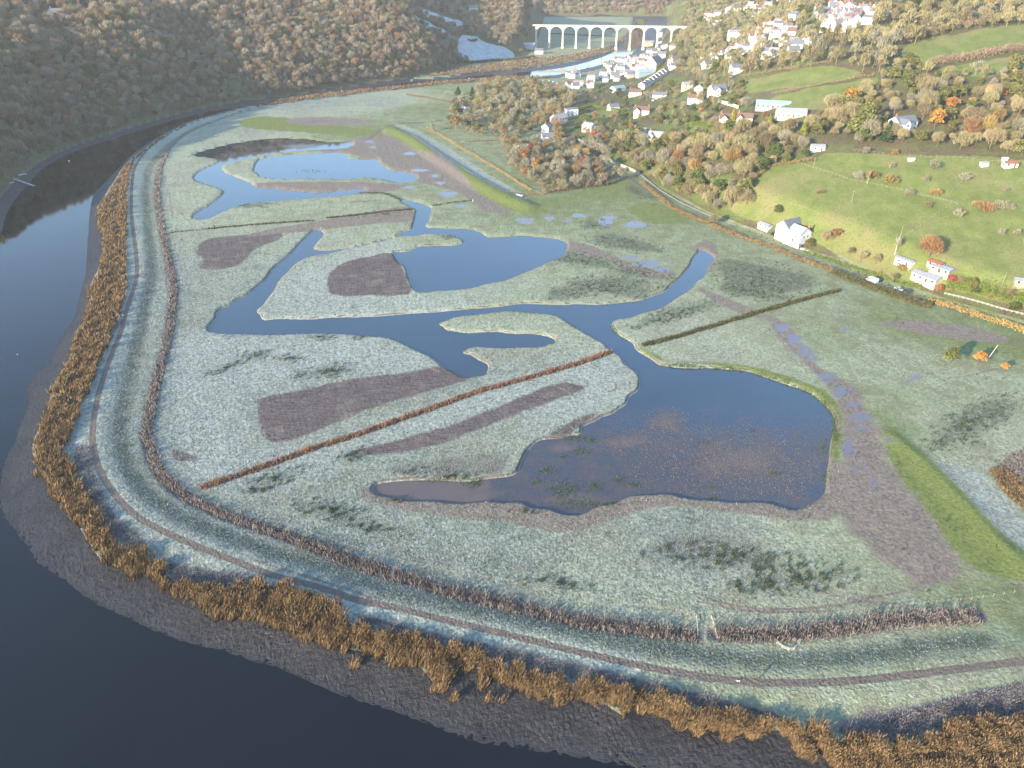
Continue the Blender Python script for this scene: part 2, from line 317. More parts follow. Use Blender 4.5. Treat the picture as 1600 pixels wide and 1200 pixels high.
def ell(cx, cy, rx, ry, z=1.6, rot=0, s=1.5):
    a = np.linspace(0, 2*math.pi, 14)[:-1]; c, q = math.cos(R(rot)), math.sin(R(rot)); k = 1 + .18*np.sin(a*3 + cx)
    return polym([(cx + rx*kk*math.cos(t)*c - ry*kk*math.sin(t)*q, cy + rx*kk*math.cos(t)*q + ry*kk*math.sin(t)*c) for t, kk in zip(a, k)], z, s, 1)
mud = np.zeros(len(P)); green = mud.copy(); rush = mud.copy(); pathm = mud.copy(); rmud = mud.copy(); wet = mud.copy(); field = mud.copy(); litter = mud.copy(); purple = mud.copy(); white = mud.copy(); tan = mud.copy()
MX = np.maximum
for p in ("308,385 330,372 400,366 441,361 435,375 400,388 380,410 350,420 312,419 318,405 308,398", "515,425 545,408 580,400 615,395 632,425 640,445 640,460 575,462 515,460",
          "402,625 460,612 560,590 640,582 690,572 742,588 700,603 640,620 560,645 480,680 425,692 410,672", "545,706 600,693 700,665 780,635 840,608 880,597 915,603 905,612 860,628 800,650 700,690 640,705 580,712",
          "905,652 935,645 905,668 885,682 845,688 870,670"):
    mud = MX(mud, polym(S(p), s=3.4))
dcam = np.hypot(PX, PY)
ppx, ppy, _f = proj(PX, PY, 1.6)
# muddy cattle track along the east of the ponds
tr = polym(S("1195,492 1215,497 1245,525 1270,565 1310,590 1345,615 1350,640 1375,670 1385,720 1440,790 1480,850 1500,890 1455,915 1400,890 1350,850 1310,800 1318,720 1316,650 1300,610 1270,580 1235,545 1210,515"), s=6)
tan = MX(tan, tr)
for p in ("470,235 520,225 560,215 610,212 650,235 700,250 745,300 800,330 760,332 715,300 655,285 610,262 560,245 530,238", "440,188 500,182 560,186 600,190 540,196 480,196", "400,286 470,284 560,284 640,290 600,300 560,303 500,306 470,300 400,296",
          "1085,385 1100,375 1118,382 1122,400 1112,430 1108,410 1098,396", "585,330 640,322 645,345 600,348 500,360 430,366 380,370 420,358 500,345", "1360,505 1440,500 1540,515 1580,535 1500,532 1430,520",
          "880,375 930,385 960,400 1010,420 1060,425 1040,435 990,425 940,405 890,392", "1090,450 1110,455 1150,470 1190,490 1180,495 1130,480"):
    tan = MX(tan, polym(S(p), s=2.5)*.85)
for e in ((820,345,16,5),(858,341,9,4),(905,337,14,3.5),(945,348,14,5),(952,340,14,3.5),(993,351,18,6),(985,402,16,3),(1010,412,26,6),(1035,422,14,5),(885,345,8,3),(577,222,10,3),(583,230,8,2.5),(640,240,12,3),(655,266,16,3),(680,275,8,3),(688,286,10,3),(640,293,14,2),(700,303,16,4),
          (1222,512,12,8),(1240,530,14,10),(1258,548,12,10),(1270,560,10,8),(1292,590,16,9),(1315,612,18,10),(1335,632,12,6),(1345,652,20,8),(1348,668,14,5),(1325,700,12,16),(1350,730,6,8),(1365,750,6,10),(1322,515,10,3),(1425,592,22,4,-30),(860,372,6,2),(500,262,20,1.5),(500,190,30,1.5),(545,300,20,2.5),(720,322,10,3),(1335,735,5,10),(1390,690,10,4)):
    wet = MX(wet, ell(*e[:4], rot=e[4] if len(e) > 4 else 0, s=3.2))
rush_list = ((1190,435,80,26,10),(1170,455,60,12,10),(1070,485,55,11,-12),(1030,500,55,9,-14),(960,448,70,16,5),(900,455,60,10,-8),(1000,425,50,12,10),(930,352,26,8,0),(905,405,60,12,8),(975,380,60,12,10),(515,580,42,11,-8),(470,588,16,9,0),(500,527,22,5,0),(560,527,18,5,0),(430,748,40,13,-20),(400,765,20,6,-10),(520,800,60,16,15),(590,828,55,8,12),
             (655,735,40,6,0),(700,745,50,7,0),(350,575,40,6,-20),(900,505,30,8,30),(870,690,26,5,-8),(700,370,18,4,0),(600,335,40,4,-5),(1000,300,30,8,20),(1520,660,75,26,-25),(550,712,30,10,-15),(620,780,20,5,0),(820,800,24,6,0),(380,320,50,5,0),(1240,905,90,22,-5),(1130,870,110,18,3),(860,910,60,10,6),(400,555,30,8,-10),(450,560,24,7,0))
for e in rush_list: rush = MX(rush, ell(*e[:4], rot=e[4], s=4.5)*.8)
bv = np.minimum(pdist(P, bankveg_w, 30), pdist(P, bankveg2_w, 30))
rush = MX(rush, soft(3.4 + 1.2*wave(P, 12, 5, 7) - bv, 3)*np.where(marsh, .95, 0))
wht = polym(S("255,700 262,560 285,522 400,524 560,524 620,537 700,582 640,583 560,590 400,620 402,690 500,690 620,650 760,600 900,560 960,552 998,600 960,645 900,660 840,690 800,640 600,700 450,755 320,765 270,740"), s=8)
white = MX(white, wht*.9); white = MX(white, polym(S("410,495 440,435 520,398 620,372 640,450 670,458 760,450 840,440 700,486 500,497"), s=4)*.75)
white = MX(white, soft(7 - D['dP'], 3)*marsh*(ppx < 1000)*.55)
purple = MX(purple, ell(740,880,140,10,rot=5,s=5)*.6); purple = MX(purple, ell(1100,850,110,20,rot=0,s=6)*.55); purple = MX(purple, ell(1480,1110,170,28,rot=-10,s=4)*.8); purple = MX(purple, ell(1500,1075,120,14,rot=-12,s=4)*.6); purple = MX(purple, ell(285,712,22,9,rot=15,s=1.5)*.85); purple = MX(purple, polym(S("590,730 640,715 800,700 800,735 760,748 620,748"), s=4)*.5)
purple = MX(purple, soft(2.4 - D['d1'], 1.2)*marsh*.7)
ring = soft(5.5 + 1.5*wave(P, 10, 5, 2) - np.abs(D['dp'] + 4.5), 1.5) * polym(S("560,765 600,790 760,815 860,835 960,812 1030,790 1150,800 1260,815 1320,800 1320,740 1280,700 1260,760 1000,745 800,755 600,760"), s=3)
tan = MX(tan, ring*.95)
mud = MX(mud, soft(.5 - np.abs(D['dp'] + .6), .6)*np.where(D['dp'] > -3, .8, 0)*marsh)
# melt pattern: frost gives way to green towards the sunlit north-east
gpts = [(0,0,0),(200,600,.02),(200,300,.18),(300,600,0),(600,900,.05),(1000,1000,.18),(1100,850,.05),(800,850,.12),(300,300,.38),(400,200,.16),(480,160,.10),(600,160,.15),(560,205,.75),(660,170,.75),(740,140,.62),(620,260,.6),(480,325,.42),(700,330,.55),(850,320,.75),(980,290,.85),(1050,330,.6),(950,400,.5),(800,465,.42),(700,580,.1),(900,600,.12),(1100,540,.2),(1150,400,.5),(1250,430,.45),(1300,480,.4),(1290,520,.5),(1400,500,.7),(1530,530,.8),(1200,560,.3),(1400,560,.32),(1450,630,.45),(1560,600,.35),(1580,680,.22),(1450,650,.35),(1390,660,.6),(1500,740,.25),(1480,900,.55),(1570,930,.6),(1400,940,.35),(1300,980,.35),(1550,1050,.35),(1300,1100,.4),(1150,1080,.45),(1500,1150,.3),(460,385,.2),(350,440,.15),(560,345,.4),(250,300,.12),(230,450,.02),(930,260,.7),(820,290,.7),(760,200,.6),(900,930,.22),(600,980,.15),(300,880,.1)]
GP = np.array([(*at(a, b, 1.6), c) for a, b, c in gpts[1:]])
num = np.zeros(len(P)); den = np.zeros(len(P))
for x, y, c in GP:
    ww = 1 / ((PX - x)**2 + (PY - y)**2 + 30)**1.4; num += ww*c; den += ww
green = np.clip(num / den * 1.25 + .12*ss(ppx + (600 - ppy)*.5, 900, 1400), 0, 1)
gb = np.maximum(soft(pdist(P, emb1, 20)*-1 + 9, 3), 0)
side1 = polym(S("600,200 612,196 640,212 680,240 740,278 790,305 822,318 860,330 830,332 780,325 740,305 690,275 650,245 620,225"), s=1.2)
side2 = polym(S("1375,680 1400,672 1450,715 1500,765 1560,830 1640,900 1560,905 1500,870 1440,800 1400,740"), s=5)
green = MX(green, MX(side1, side2)); lush = MX(side1, side2)
blue = MX(polym(S("618,196 640,200 700,232 760,272 818,305 812,312 740,276 680,240 640,213"), s=1.), polym(S("1465,722 1500,728 1535,742 1600,812 1700,900 1700,960 1600,870 1520,790"), s=2))
green = green*(1 - blue); white = MX(white, blue*.6)
lush = MX(lush, polym(S("380,185 440,182 560,200 600,203 580,213 480,208 380,200"), s=3)*.7); lush = MX(lush, polym(S("660,133 800,121 860,128 830,140 760,150 700,150 690,145"), s=3)*.45)
lush = MX(lush, polym(S("975,325 1010,315 1060,325 1085,345 1020,352 1000,345 985,335"), s=2.5)*.6); lush = MX(lush, polym(S("820,315 900,300 990,280 1005,290 1000,310 900,318 840,330"), s=2.5)*.5)
lush = MX(lush, polym(S("1350,480 1400,495 1500,505 1600,540 1600,560 1500,540 1380,520"), s=4)*.5)
lush = MX(lush, soft(3. - np.abs(D['dp'] + 2.5), 2)*polym(S("1000,540 1040,560 1120,565 1200,575 1300,610 1320,660 1310,740 1280,790 1270,740 1290,650 1240,600 1100,570 1010,560"), s=3)*.85)
pathm = MX(pathm, soft(1.05 - D['dP'], .5)); pathm = MX(pathm, soft(2.2 - pdist(P, smooth(W(S("705,219 590,205"), 1.6) if 0 else W(S("578,216 590,206 605,198 625,193 660,191 690,188"), 1.8), 2, False), 20), .7)); 
road = soft(1.2 - D['dr'], 1.0)*.8
rmud = np.where((~marsh) & (D['dV'] > 0), 1.0, 0) ; rmud = MX(rmud, soft(-D['dMM'] + .6, .8)*(D['dV'] > 0))
farside = D['dM2'] > -2; rmud = np.where(D['dM2'] > 0, 0, rmud)
west = PX < np.interp(PY, [-400, 300, 520, 900, 1500, 1650], [900, 150, 60, 20, 150, 900])
hill = np.where(west, soft(-D['dV'] + 2, 2), soft(-D['dV'] - 3, 3))
for p in ("1160,127 1200,119 1300,103 1347,114 1290,130 1240,138 1168,146", "1205,152 1240,145 1350,123 1372,126 1330,160 1260,172 1215,162", "1410,78 1450,60 1600,38 1720,30 1720,60 1600,70 1500,85 1440,98 1415,92",
          "1450,113 1520,98 1600,86 1720,70 1720,90 1600,104 1550,119 1500,116", "1172,285 1200,258 1260,255 1290,240 1350,240 1450,244 1600,250 1750,258 1750,520 1600,480 1500,455 1420,440 1340,412 1290,385 1215,352 1150,335 1140,310",
          "1370,7 1450,9 1450,18 1380,19", "1475,2 1530,0 1530,6 1480,8", "1525,197 1560,192 1590,190 1570,208 1530,210", "905,180 960,168 985,170 930,190 918,192", "1070,195 1110,190 1112,206 1080,206", "60,20 85,14 90,30 70,30", "130,2 260,-5 260,4 160,8"):
    field = MX(field, upoly(S(p), 3.))
frostf = np.zeros(len(P))
for p in ("722,55 745,58 775,72 802,80 800,92 760,95 725,96 715,75", "640,22 700,50 722,62 700,60 650,38", "650,10 720,32 740,48 700,40 655,20"):
    frostf = MX(frostf, upoly(S(p), 4.))
litter = hill * (1 - field) * (1 - frostf)
litter = np.where((D['dV'] > 0) & ~west, 0, litter)
gard = soft(wave(P, 38, 6, 25)*10 - 1, 4) * ((ppx > 700) & (ppx < 1250) & (PX > -60)) * hill
def pline(px, w_, z=1.6): return soft(w_ - pdist(P, smooth(W(S(px), z), 3, False), 12), .5)
trk = np.zeros(len(P))
for l_ in ("945,595 960,598 962,608 950,612", "1560,640 1500,625 1440,600 1380,560 1320,520 1250,500", "1340,520 1420,560 1480,590 1560,575", "1085,925 1140,945 1230,952 1340,940 1480,905", "1090,940 1180,955 1300,955", "265,300 270,340 290,350", "280,330 300,352", "1120,350 1090,372 1000,395", "1100,340 1060,365 980,380", "800,480 880,470 960,455", "300,860 400,893 520,930", "620,958 560,930 480,905 400,880", "1230,890 1300,930 1420,945", "900,620 860,600 800,590", "430,300 520,315 600,312", "1450,850 1540,900 1600,915", "1380,800 1440,860 1520,905"): trk = MX(trk, pline(l_, .5))
tan = MX(tan, trk*.8*marsh)
k = NT('ground')
def cc(*a): return np.clip(np.stack(a, 1), 0, 1)
hole = road
me = mesh('ground', np.stack([PX, PY, Z], 1), (np.arange(nr - 1)[:, None, None]*na + np.stack([np.arange(na), (np.arange(na) + 1) % na], 1)[None]).reshape(-1, 2)[:, [0, 1, 1, 0]] + np.array([0, 0, na, na]), (k.m,),
          dict(ma=cc(mud, green, rush, pathm), mb=cc(rmud, wet, field, litter), mc=cc(purple, white, tan, lush), md=cc(road, frostf, gard, blue)), smoothf=True)
terrain = tag(link('ground', me), 'frosted marsh, muddy banks and valley sides', None, None, 'structure')
# ground shader
def rgb(a):
    s_ = k.n.new('ShaderNodeSeparateColor'); t_ = k.attr(a); k.L(t_.outputs['Color'], s_.inputs[0]); return s_.outputs[0], s_.outputs[1], s_.outputs[2], t_.outputs['Alpha']
a1, a2, a3, a4 = rgb('ma'), rgb('mb'), rgb('mc'), rgb('md')
n1 = k.noise(.9, 5, .7); n2 = k.noise(.12, 5, .65); n3 = k.noise(3.2, 3, .6); n4 = k.noise(.035, 3, .5)
mp = k.n.new('ShaderNodeMapping'); mp.inputs['Rotation'].default_value = (0, 0, R(28)); mp.inputs['Scale'].default_value = (.25, 2.2, 1); k.L(k.geo.outputs['Position'], mp.inputs['Vector'])
nstr = k.noise(1., 3, .6, mp.outputs[0])
mot = k.math('ADD', k.math('MULTIPLY', n1, .5), k.math('MULTIPLY', n2, .5))
def msk(a, amt=.5, lo=.42, hi=.58, n=None):
    x = k.math('ADD', a, k.math('MULTIPLY', k.math('SUBTRACT', n or mot, .5), amt * 2)); return k.math('MULTIPLY', k.ramp(x, lo, hi), k.ramp(a, .02, .2))
frost = k.mix(k.ramp(n1, .38, .64), (0.150, 0.172, 0.135), (0.345, 0.368, 0.325))
frost = k.mix(k.ramp(n3, .5, .75), frost, (0.50, 0.52, 0.47))
frost = k.mix(k.math('MULTIPLY', k.ramp(n2, .55, .35), .45), frost, (0.125, 0.150, 0.095))
sp_ = k.math('MULTIPLY', k.ramp(k.noise(1.7, 3, .6), .55, .66), k.ramp(k.noise(.055, 3, .6), .42, .6)); frost = k.mix(k.math('MULTIPLY', sp_, .75), frost, (.06, .07, .05))
cream = k.mix(k.ramp(n1, .36, .64), (.215, .235, .140), (.43, .445, .33)); cream = k.mix(k.ramp(n2, .5, .7), cream, (.30, .30, .20)); frost = k.mix(k.ramp(k.math('ADD', a1[1], k.math('MULTIPLY', k.math('SUBTRACT', mot, .5), .8)), .06, .38), frost, cream)
sparse = k.mix(k.ramp(n1, .37, .63), (0.22, 0.245, 0.20), (0.47, 0.49, 0.44)); frost = k.mix(k.math('MULTIPLY', k.ramp(n4, .45, .62), .4), frost, k.mix(k.ramp(n1, .3, .7), (.17, .155, .10), (.32, .305, .235))); c = k.mix(k.math('MULTIPLY', a3[1], .8), frost, sparse)
gr = k.mix(k.ramp(n1, .35, .7), (0.135, 0.165, 0.055), (0.280, 0.315, 0.150)); gr = k.mix(k.ramp(n2, .4, .7), gr, (0.156, 0.164, 0.078))
c = k.mix(k.ramp(k.math('ADD', a1[1], k.math('MULTIPLY', k.math('SUBTRACT', mot, .5), 1.3)), .30, 1.05), c, gr)
lu = k.mix(k.ramp(n1, .3, .7), (0.12, 0.15, 0.036), (0.215, 0.24, 0.08)); c = k.mix(msk(a3[3], .35, .3, .7), c, lu)
rs = k.mix(k.ramp(n3, .35, .65), (0.027, 0.039, 0.023), (0.133, 0.140, 0.101)); rs = k.mix(k.ramp(n1, .52, .66), rs, (0.296, 0.335, 0.304))
c = k.mix(k.math('MULTIPLY', msk(a1[2], 1.3, .5, .7, n1), .7), c, rs)
pu = k.mix(k.ramp(n3, .35, .65), (0.078, 0.058, 0.055), (0.234, 0.203, 0.195)); c = k.mix(msk(a3[0], .7, .35, .65), c, pu)
md_ = k.mix(k.ramp(nstr, .3, .7), (.085, .064, .060), (.175, .140, .130)); md_ = k.mix(k.ramp(n2, .5, .7), md_, (.20, .165, .14)); md_ = k.mix(k.math('MULTIPLY', k.ramp(n3, .5, .62), k.ramp(n1, .54, .66)), md_, (.36, .38, .35)); c = k.mix(msk(a1[0], .75, .4, .62, k.math('ADD', k.math('MULTIPLY', n3, .5), k.math('MULTIPLY', n2, .5))), c, md_)
tn = k.mix(k.ramp(n1, .3, .7), (.155, .122, .095), (.29, .24, .195)); tn = k.mix(k.ramp(n3, .62, .75), tn, (0.281, 0.289, 0.257)); c = k.mix(msk(a3[2], .6, .35, .6), c, tn)
rm = k.mix(k.ramp(n2, .3, .7), k.mix(k.ramp(n1, .35, .7), (.013, .011, .0115), (.036, .031, .030)), k.mix(k.ramp(n1, .3, .6), (.019, .017, .0175), (.050, .044, .043))); c = k.mix(msk(a2[0], .25), c, rm)
lt = k.mix(k.ramp(n1, .35, .65), (0.075, 0.058, 0.034), (0.16, 0.125, 0.075)); lt = k.mix(k.ramp(n2, .42, .66), lt, (0.115, 0.135, 0.045)); c = k.mix(msk(a2[3], .1), c, lt)
gd = k.mix(k.ramp(n1, .3, .7), (0.078, 0.109, 0.031), (0.156, 0.187, 0.062)); c = k.mix(k.math('MULTIPLY', msk(a4[2], .4), .8), c, gd)
fd = k.mix(k.ramp(n2, .3, .7), (0.135, 0.17, 0.045), (0.20, 0.225, 0.07)); fd = k.mix(k.ramp(n4, .5, .7), fd, (0.22, 0.205, 0.085)); fd = k.mix(k.ramp(n1, .48, .68), fd, (0.12, 0.125, 0.05)); c = k.mix(msk(a2[2], .2), c, fd)
ff = k.mix(k.ramp(n2, .3, .7), (0.328, 0.367, 0.359), (0.484, 0.499, 0.491)); c = k.mix(msk(a4[1], .2), c, ff)
pt = k.mix(k.ramp(n3, .3, .7), (0.133, 0.105, 0.086), (0.211, 0.176, 0.144)); c = k.mix(msk(a1[3], .3), c, pt)
rd = k.mix(k.ramp(n1, .3, .7), (0.094, 0.090, 0.094), (0.148, 0.140, 0.140)); c = k.mix(msk(a4[0], .1), c, rd)
k.L(c, k.bsdf.inputs['Base Color']); k.bsdf.inputs['Roughness'].default_value = .95; k.bsdf.inputs['Specular IOR Level'].default_value = .1
k.L(k.mix(a2[0], (.93,)*3, (.5,)*3), k.bsdf.inputs['Roughness']); k.L(k.ramp(a2[0], 0, 1, .1, .45), k.bsdf.inputs['Specular IOR Level'])
hgt = k.math('ADD', k.math('MULTIPLY', n1, 1.0), k.math('MULTIPLY', n3, .5))
k.L(k.bump(hgt, .9, .5), k.bsdf.inputs['Normal'])
pb = k.n.new('ShaderNodeBsdfPrincipled'); pb.inputs['Base Color'].default_value = (.16, .14, .15, 1); pb.inputs['Roughness'].default_value = .18; pb.inputs['IOR'].default_value = 1.33; pb.inputs['Specular IOR Level'].default_value = 1.0
wn = k.n.new('ShaderNodeCombineXYZ'); wn.inputs[2].default_value = 1; k.L(wn.outputs[0], pb.inputs['Normal'])
mxs = k.n.new('ShaderNodeMixShader'); k.L(msk(a2[1], 1.1, .5, .68, k.math('ADD', k.math('MULTIPLY', n3, .4), k.math('MULTIPLY', n1, .6))), mxs.inputs[0]); k.L(k.bsdf.outputs[0], mxs.inputs[1]); k.L(pb.outputs[0], mxs.inputs[2]); k.L(mxs.outputs[0], k.out.inputs['Surface'])

# ------------------------------------------------------------------ the lane
def ribbon(name, label, line, half, mat, lift=.09, step=2.0):
    seg = np.linalg.norm(np.diff(line, axis=0), axis=1); cum = np.concatenate([[0], np.cumsum(seg)]); n = int(cum[-1]/step); t = np.linspace(0, cum[-1], n)
    C_ = np.stack([np.interp(t, cum, line[:, 0]), np.interp(t, cum, line[:, 1])], 1); d = np.gradient(C_, axis=0); d /= np.linalg.norm(d, axis=1)[:, None]; nn = np.stack([-d[:, 1], d[:, 0]], 1)
    V = []; offs = (-half, -half*.5, 0, half*.5, half)
    hs = np.stack([height(C_ + nn*o_) for o_ in offs], 1); hm_ = hs.max(1); hm_ = np.convolve(np.pad(hm_, 4, mode='edge'), np.ones(9)/9, 'valid'); hm_ = np.maximum(hm_, hs.max(1) - .05)
    for i, o_ in enumerate(offs): V.append(np.column_stack([C_ + nn*o_, np.maximum(hs[:, i], hm_ - .25) + lift]))
    V = np.stack(V, 1).reshape(-1, 3); i = np.arange(n-1)[:, None]*5 + np.arange(4)[None]; i = i.ravel()
    me = mesh(name, V, np.stack([i, i+1, i+6, i+5], 1), (mat,), smoothf=True); return tag(link(name, me), label, None, None, 'structure')
m_lane = simple('worn_tarmac', (.13, .125, .125), .9, .2, .7, bump=.2)
ribbon('lane', 'narrow worn lane at the foot of the hillside', LINES['road'], 1.8, m_lane)
# ------------------------------------------------------------------ water
def water(name, base, rough, bscale, bstr, speck=None, ior=1.40):
    q = NT(name); q.bsdf.inputs['Roughness'].default_value = rough; q.bsdf.inputs['IOR'].default_value = ior; q.bsdf.inputs['Specular IOR Level'].default_value = 1.0 if ior > 1.4 else .62
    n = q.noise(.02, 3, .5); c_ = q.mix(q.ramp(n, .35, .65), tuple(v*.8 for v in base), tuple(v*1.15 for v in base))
    if speck:
        a = q.attr('shallow').outputs['Fac']; nn = q.math('ADD', q.math('MULTIPLY', q.noise(.13, 4, .65), .4), q.math('MULTIPLY', q.noise(1.1, 5, .8), .6)); f_ = q.ramp(q.math('ADD', a, q.math('MULTIPLY', q.math('SUBTRACT', nn, .5), 2.4)), .1, 1.2)
        c_ = q.mix(f_, c_, speck); q.L(q.ramp(f_, 0, 1, rough, .16), q.bsdf.inputs['Roughness']); q.L(q.ramp(f_, 0, .7, ior, 1.30), q.bsdf.inputs['IOR'])
    q.L(c_, q.bsdf.inputs['Base Color'])
    q.L(q.bump(q.noise(bscale, 3, .6), bstr, .03), q.bsdf.inputs['Normal']); return q.m
m_river = water('river_water', (.002, .004, .005), .04, .8, .10)
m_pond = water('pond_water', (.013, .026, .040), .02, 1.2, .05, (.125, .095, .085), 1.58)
me = mesh('river_water', [(-1400, -1200, 0), (1400, -1200, 0), (1400, 2200, 0), (-1400, 2200, 0)], [(0, 1, 2, 3)], (m_river,))
tag(link('river', me), 'broad tidal river curving round the marsh', None, None, 'structure')
shallow = [polym for polym in ()]
big_sh = [(1150, 720, 130, 55), (1040, 660, 45, 25), (980, 690, 60, 22), (720, 768, 140, 16), (900, 780, 90, 20), (880, 700, 40, 14), (650, 765, 50, 10), (560, 292, 60, 6), (450, 292, 40, 6), (470, 228, 40, 5)]
for i, pp in enumerate(pond_polys):
    bm = bmesh.new()
    cx, cy = pp.mean(0); grow = []
    n = len(pp)
    for j in range(n):
        t = pp[(j+1) % n] - pp[j-1]; nn = np.array([t[1], -t[0]]) / (np.linalg.norm(t) + 1e-9)
        ar = 1 if np.sum(pp[:, 0]*np.roll(pp[:, 1], -1) - np.roll(pp[:, 0], -1)*pp[:, 1]) > 0 else -1
        grow.append(pp[j] + nn*ar*.9)
    # water sheet on a 2.5 m lattice clipped to the basin, so the shallows can be marked
    lo = pp.min(0) - 3; hi = pp.max(0) + 3; st = 2.0
    xs = np.arange(lo[0], hi[0], st); ys = np.arange(lo[1], hi[1], st); qx, qy = np.meshgrid(xs, ys); q = np.stack([qx.ravel(), qy.ravel()], 1)
    d = sdf(q, pp, 10).reshape(qx.shape) > -2.6
    use = d[:-1, :-1] & d[1:, :-1] & d[:-1, 1:] & d[1:, 1:]; J, I = np.where(use); W_ = len(xs)
    fc = np.stack([J*W_ + I, J*W_ + I + 1, (J+1)*W_ + I + 1, (J+1)*W_ + I], 1)
    u, inv = np.unique(fc, return_inverse=True); q = q[u]; fc = inv.reshape(fc.shape)
    spx, spy, _ = proj(q[:, 0], q[:, 1], 1.0); sh = np.zeros(len(q))
    for (ex, ey, a_, b_) in big_sh: sh = MX(sh, np.clip(1.25 - np.hypot((spx-ex)/a_, (spy-ey)/b_), 0, 1))
    sh = np.where(spy > 600, np.maximum(np.maximum(sh, .62*np.clip((spy-600)/90, 0, 1)), np.where((spx < 760) & (spy > 740), 1.15, 0)), np.where(spy < 310, sh*.9, 0))
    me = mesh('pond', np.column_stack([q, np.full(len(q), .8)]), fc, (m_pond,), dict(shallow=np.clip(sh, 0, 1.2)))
    tag(link('pond', me), ('winding marsh channel widening into the large brown shallow pond', 'round pale lagoon in the upper marsh', 'dark narrow pond beside the lagoon')[i], None, None, 'structure')

# ------------------------------------------------------------------ blades: reeds, rushes, frosted tussocks (uncountable: stuff)
def blades(name, label, pts, h, wd, mats, lean=.25, per=1, wind=(0, 0), hvar=.35, zoff=0., cat=None, tlo=.3):
    P = np.repeat(pts, per, 0); n = len(P); P = P + rng.normal(0, .12, P.shape) * (per > 1)
    z = height(P) + zoff; d = np.sqrt(P[:, 0]**2 + P[:, 1]**2 + H*H)
    hh = h * (1 + rng.uniform(-hvar, hvar, n)) * (.75 + .5*np.clip(.5 + wave(P, 8, 7, 19), 0, 1)); ww = np.maximum(wd, d * .00065) * rng.uniform(.6, 1.3, n)
    a = rng.uniform(0, math.pi, n); ca, sa = np.cos(a)*ww/2, np.sin(a)*ww/2
    lx = rng.normal(0, lean, n)*hh + wind[0]*hh; ly = rng.normal(0, lean, n)*hh + wind[1]*hh
    V = np.empty((n, 4, 3)); V[:, 0] = np.stack([P[:, 0]-ca, P[:, 1]-sa, z-.05], 1); V[:, 1] = np.stack([P[:, 0]+ca, P[:, 1]+sa, z-.05], 1)
    V[:, 2] = np.stack([P[:, 0]+ca*.6+lx, P[:, 1]+sa*.6+ly, z+hh], 1); V[:, 3] = np.stack([P[:, 0]-ca*.6+lx, P[:, 1]-sa*.6+ly, z+hh], 1)
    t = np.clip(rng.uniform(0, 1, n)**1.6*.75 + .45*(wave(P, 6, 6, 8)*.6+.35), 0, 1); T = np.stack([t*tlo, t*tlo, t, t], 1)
    me = mesh(name, V.reshape(-1, 3), np.arange(n*4).reshape(n, 4), mats, dict(tint=T.ravel()))
    return tag(link(name, me), label, cat, None, 'stuff')
def inpx(poly, dens, z=1.4):
    """random ground points inside an outline, thinner with distance"""
    p = np.array(poly, float); lo, hi = p.min(0), p.max(0); n = int((hi[0]-lo[0])*(hi[1]-lo[1])*dens)
    q = rng.uniform(lo, hi, (n, 2)); q = q[inpoly(q[:, 0], q[:, 1], [tuple(v) for v in p])]
    x = (q[:, 0]-800)/F; y = (600-q[:, 1])/F; t = (H - z) / (SP - y*CP); return np.stack([x*t, (CP + y*SP)*t], 1)
def alongpx(pts, half, dens_m, z=1.6, jit=1.0):
    l = W(pts, z); out = []
    for a, b in zip(l[:-1], l[1:]):
        L = np.linalg.norm(b - a); n = int(L * half*2 * dens_m / max(1, (np.hypot(*((a+b)/2)) / 250)**1.3)) + 1
        t = rng.uniform(0, 1, n)[:, None]; nn = np.array([-(b-a)[1], (b-a)[0]]) / (L+1e-6)
        out.append(a + (b-a)*t + nn*np.clip(rng.normal(0, half*.5, n), -half, half)[:, None])
    return np.vstack(out)
def stuffmat(name, lo, hi): return foliage(name, lo, hi, 0, 0)
m_reed = stuffmat('reed_orange', (.05, .036, .022), (.47, .30, .145))
m_freed = stuffmat('reed_frosted', (.08, .07, .07), (.36, .33, .34)); m_dreed = stuffmat('ditch_reed', (.12, .10, .09), (.42, .36, .33))
m_russet = stuffmat('russet_reed', (.15, .08, .05), (.50, .28, .18)); m_rush = stuffmat('rush', (.02, .03, .015), (.17, .20, .11)); m_olive = stuffmat('olive_growth', (.03, .035, .012), (.20, .18, .07))
m_brownr = stuffmat('stubble', (.10, .075, .05), (.40, .32, .23)); m_frost = stuffmat('frosted_grass', (.13, .145, .10), (.52, .54, .47)); m_grn = stuffmat('weed_green', (.03, .05, .01), (.16, .22, .05))
RE1 = S("400,163 340,178 290,197 245,220 222,238 205,250 190,265 178,285 165,305 152,322 148,338 156,370 158,400 148,430 136,455 134,480 123,512 110,535 103,560 90,585 74,615 70,640 58,672 46,700 55,730 75,770 100,800 130,845 165,885 205,898 255,900 262,885 235,865 200,855 180,845 160,815 145,785 130,760 112,725 98,705 110,680 125,650 138,620 150,590 165,555 178,520 188,498 196,470 200,440 198,400 200,360 200,310 205,270 213,250 235,232 265,212 300,193 350,175")
RE1b = S("400,160 460,150 520,144 600,136 700,126 800,120 860,117 860,122 800,126 700,132 600,143 520,152 460,160 400,168")
RE2 = S("200,880 235,890 262,905 290,905 310,915 350,915 400,910 450,918 500,935 540,950 545,975 600,990 640,985 670,1005 720,1015 760,1030 800,1040 850,1055 880,1068 905,1060 940,1068 1000,1080 1060,1095 1120,1110 1180,1120 1210,1130 1215,1145 1190,1155 1150,1158 1100,1150 1040,1128 990,1110 975,1130 960,1115 890,1090 880,1105 830,1090 780,1070 730,1055 700,1065 690,1085 665,1055 640,1045 600,1035 540,1020 510,1020 480,1005 440,985 390,972 330,968 300,950 260,925 215,902")
RE3 = S("1212,1128 1240,1128 1290,1142 1350,1152 1420,1160 1440,1140 1500,1122 1600,1114 1750,1095 1750,1330 1350,1330 1300,1200 1240,1180 1212,1158")
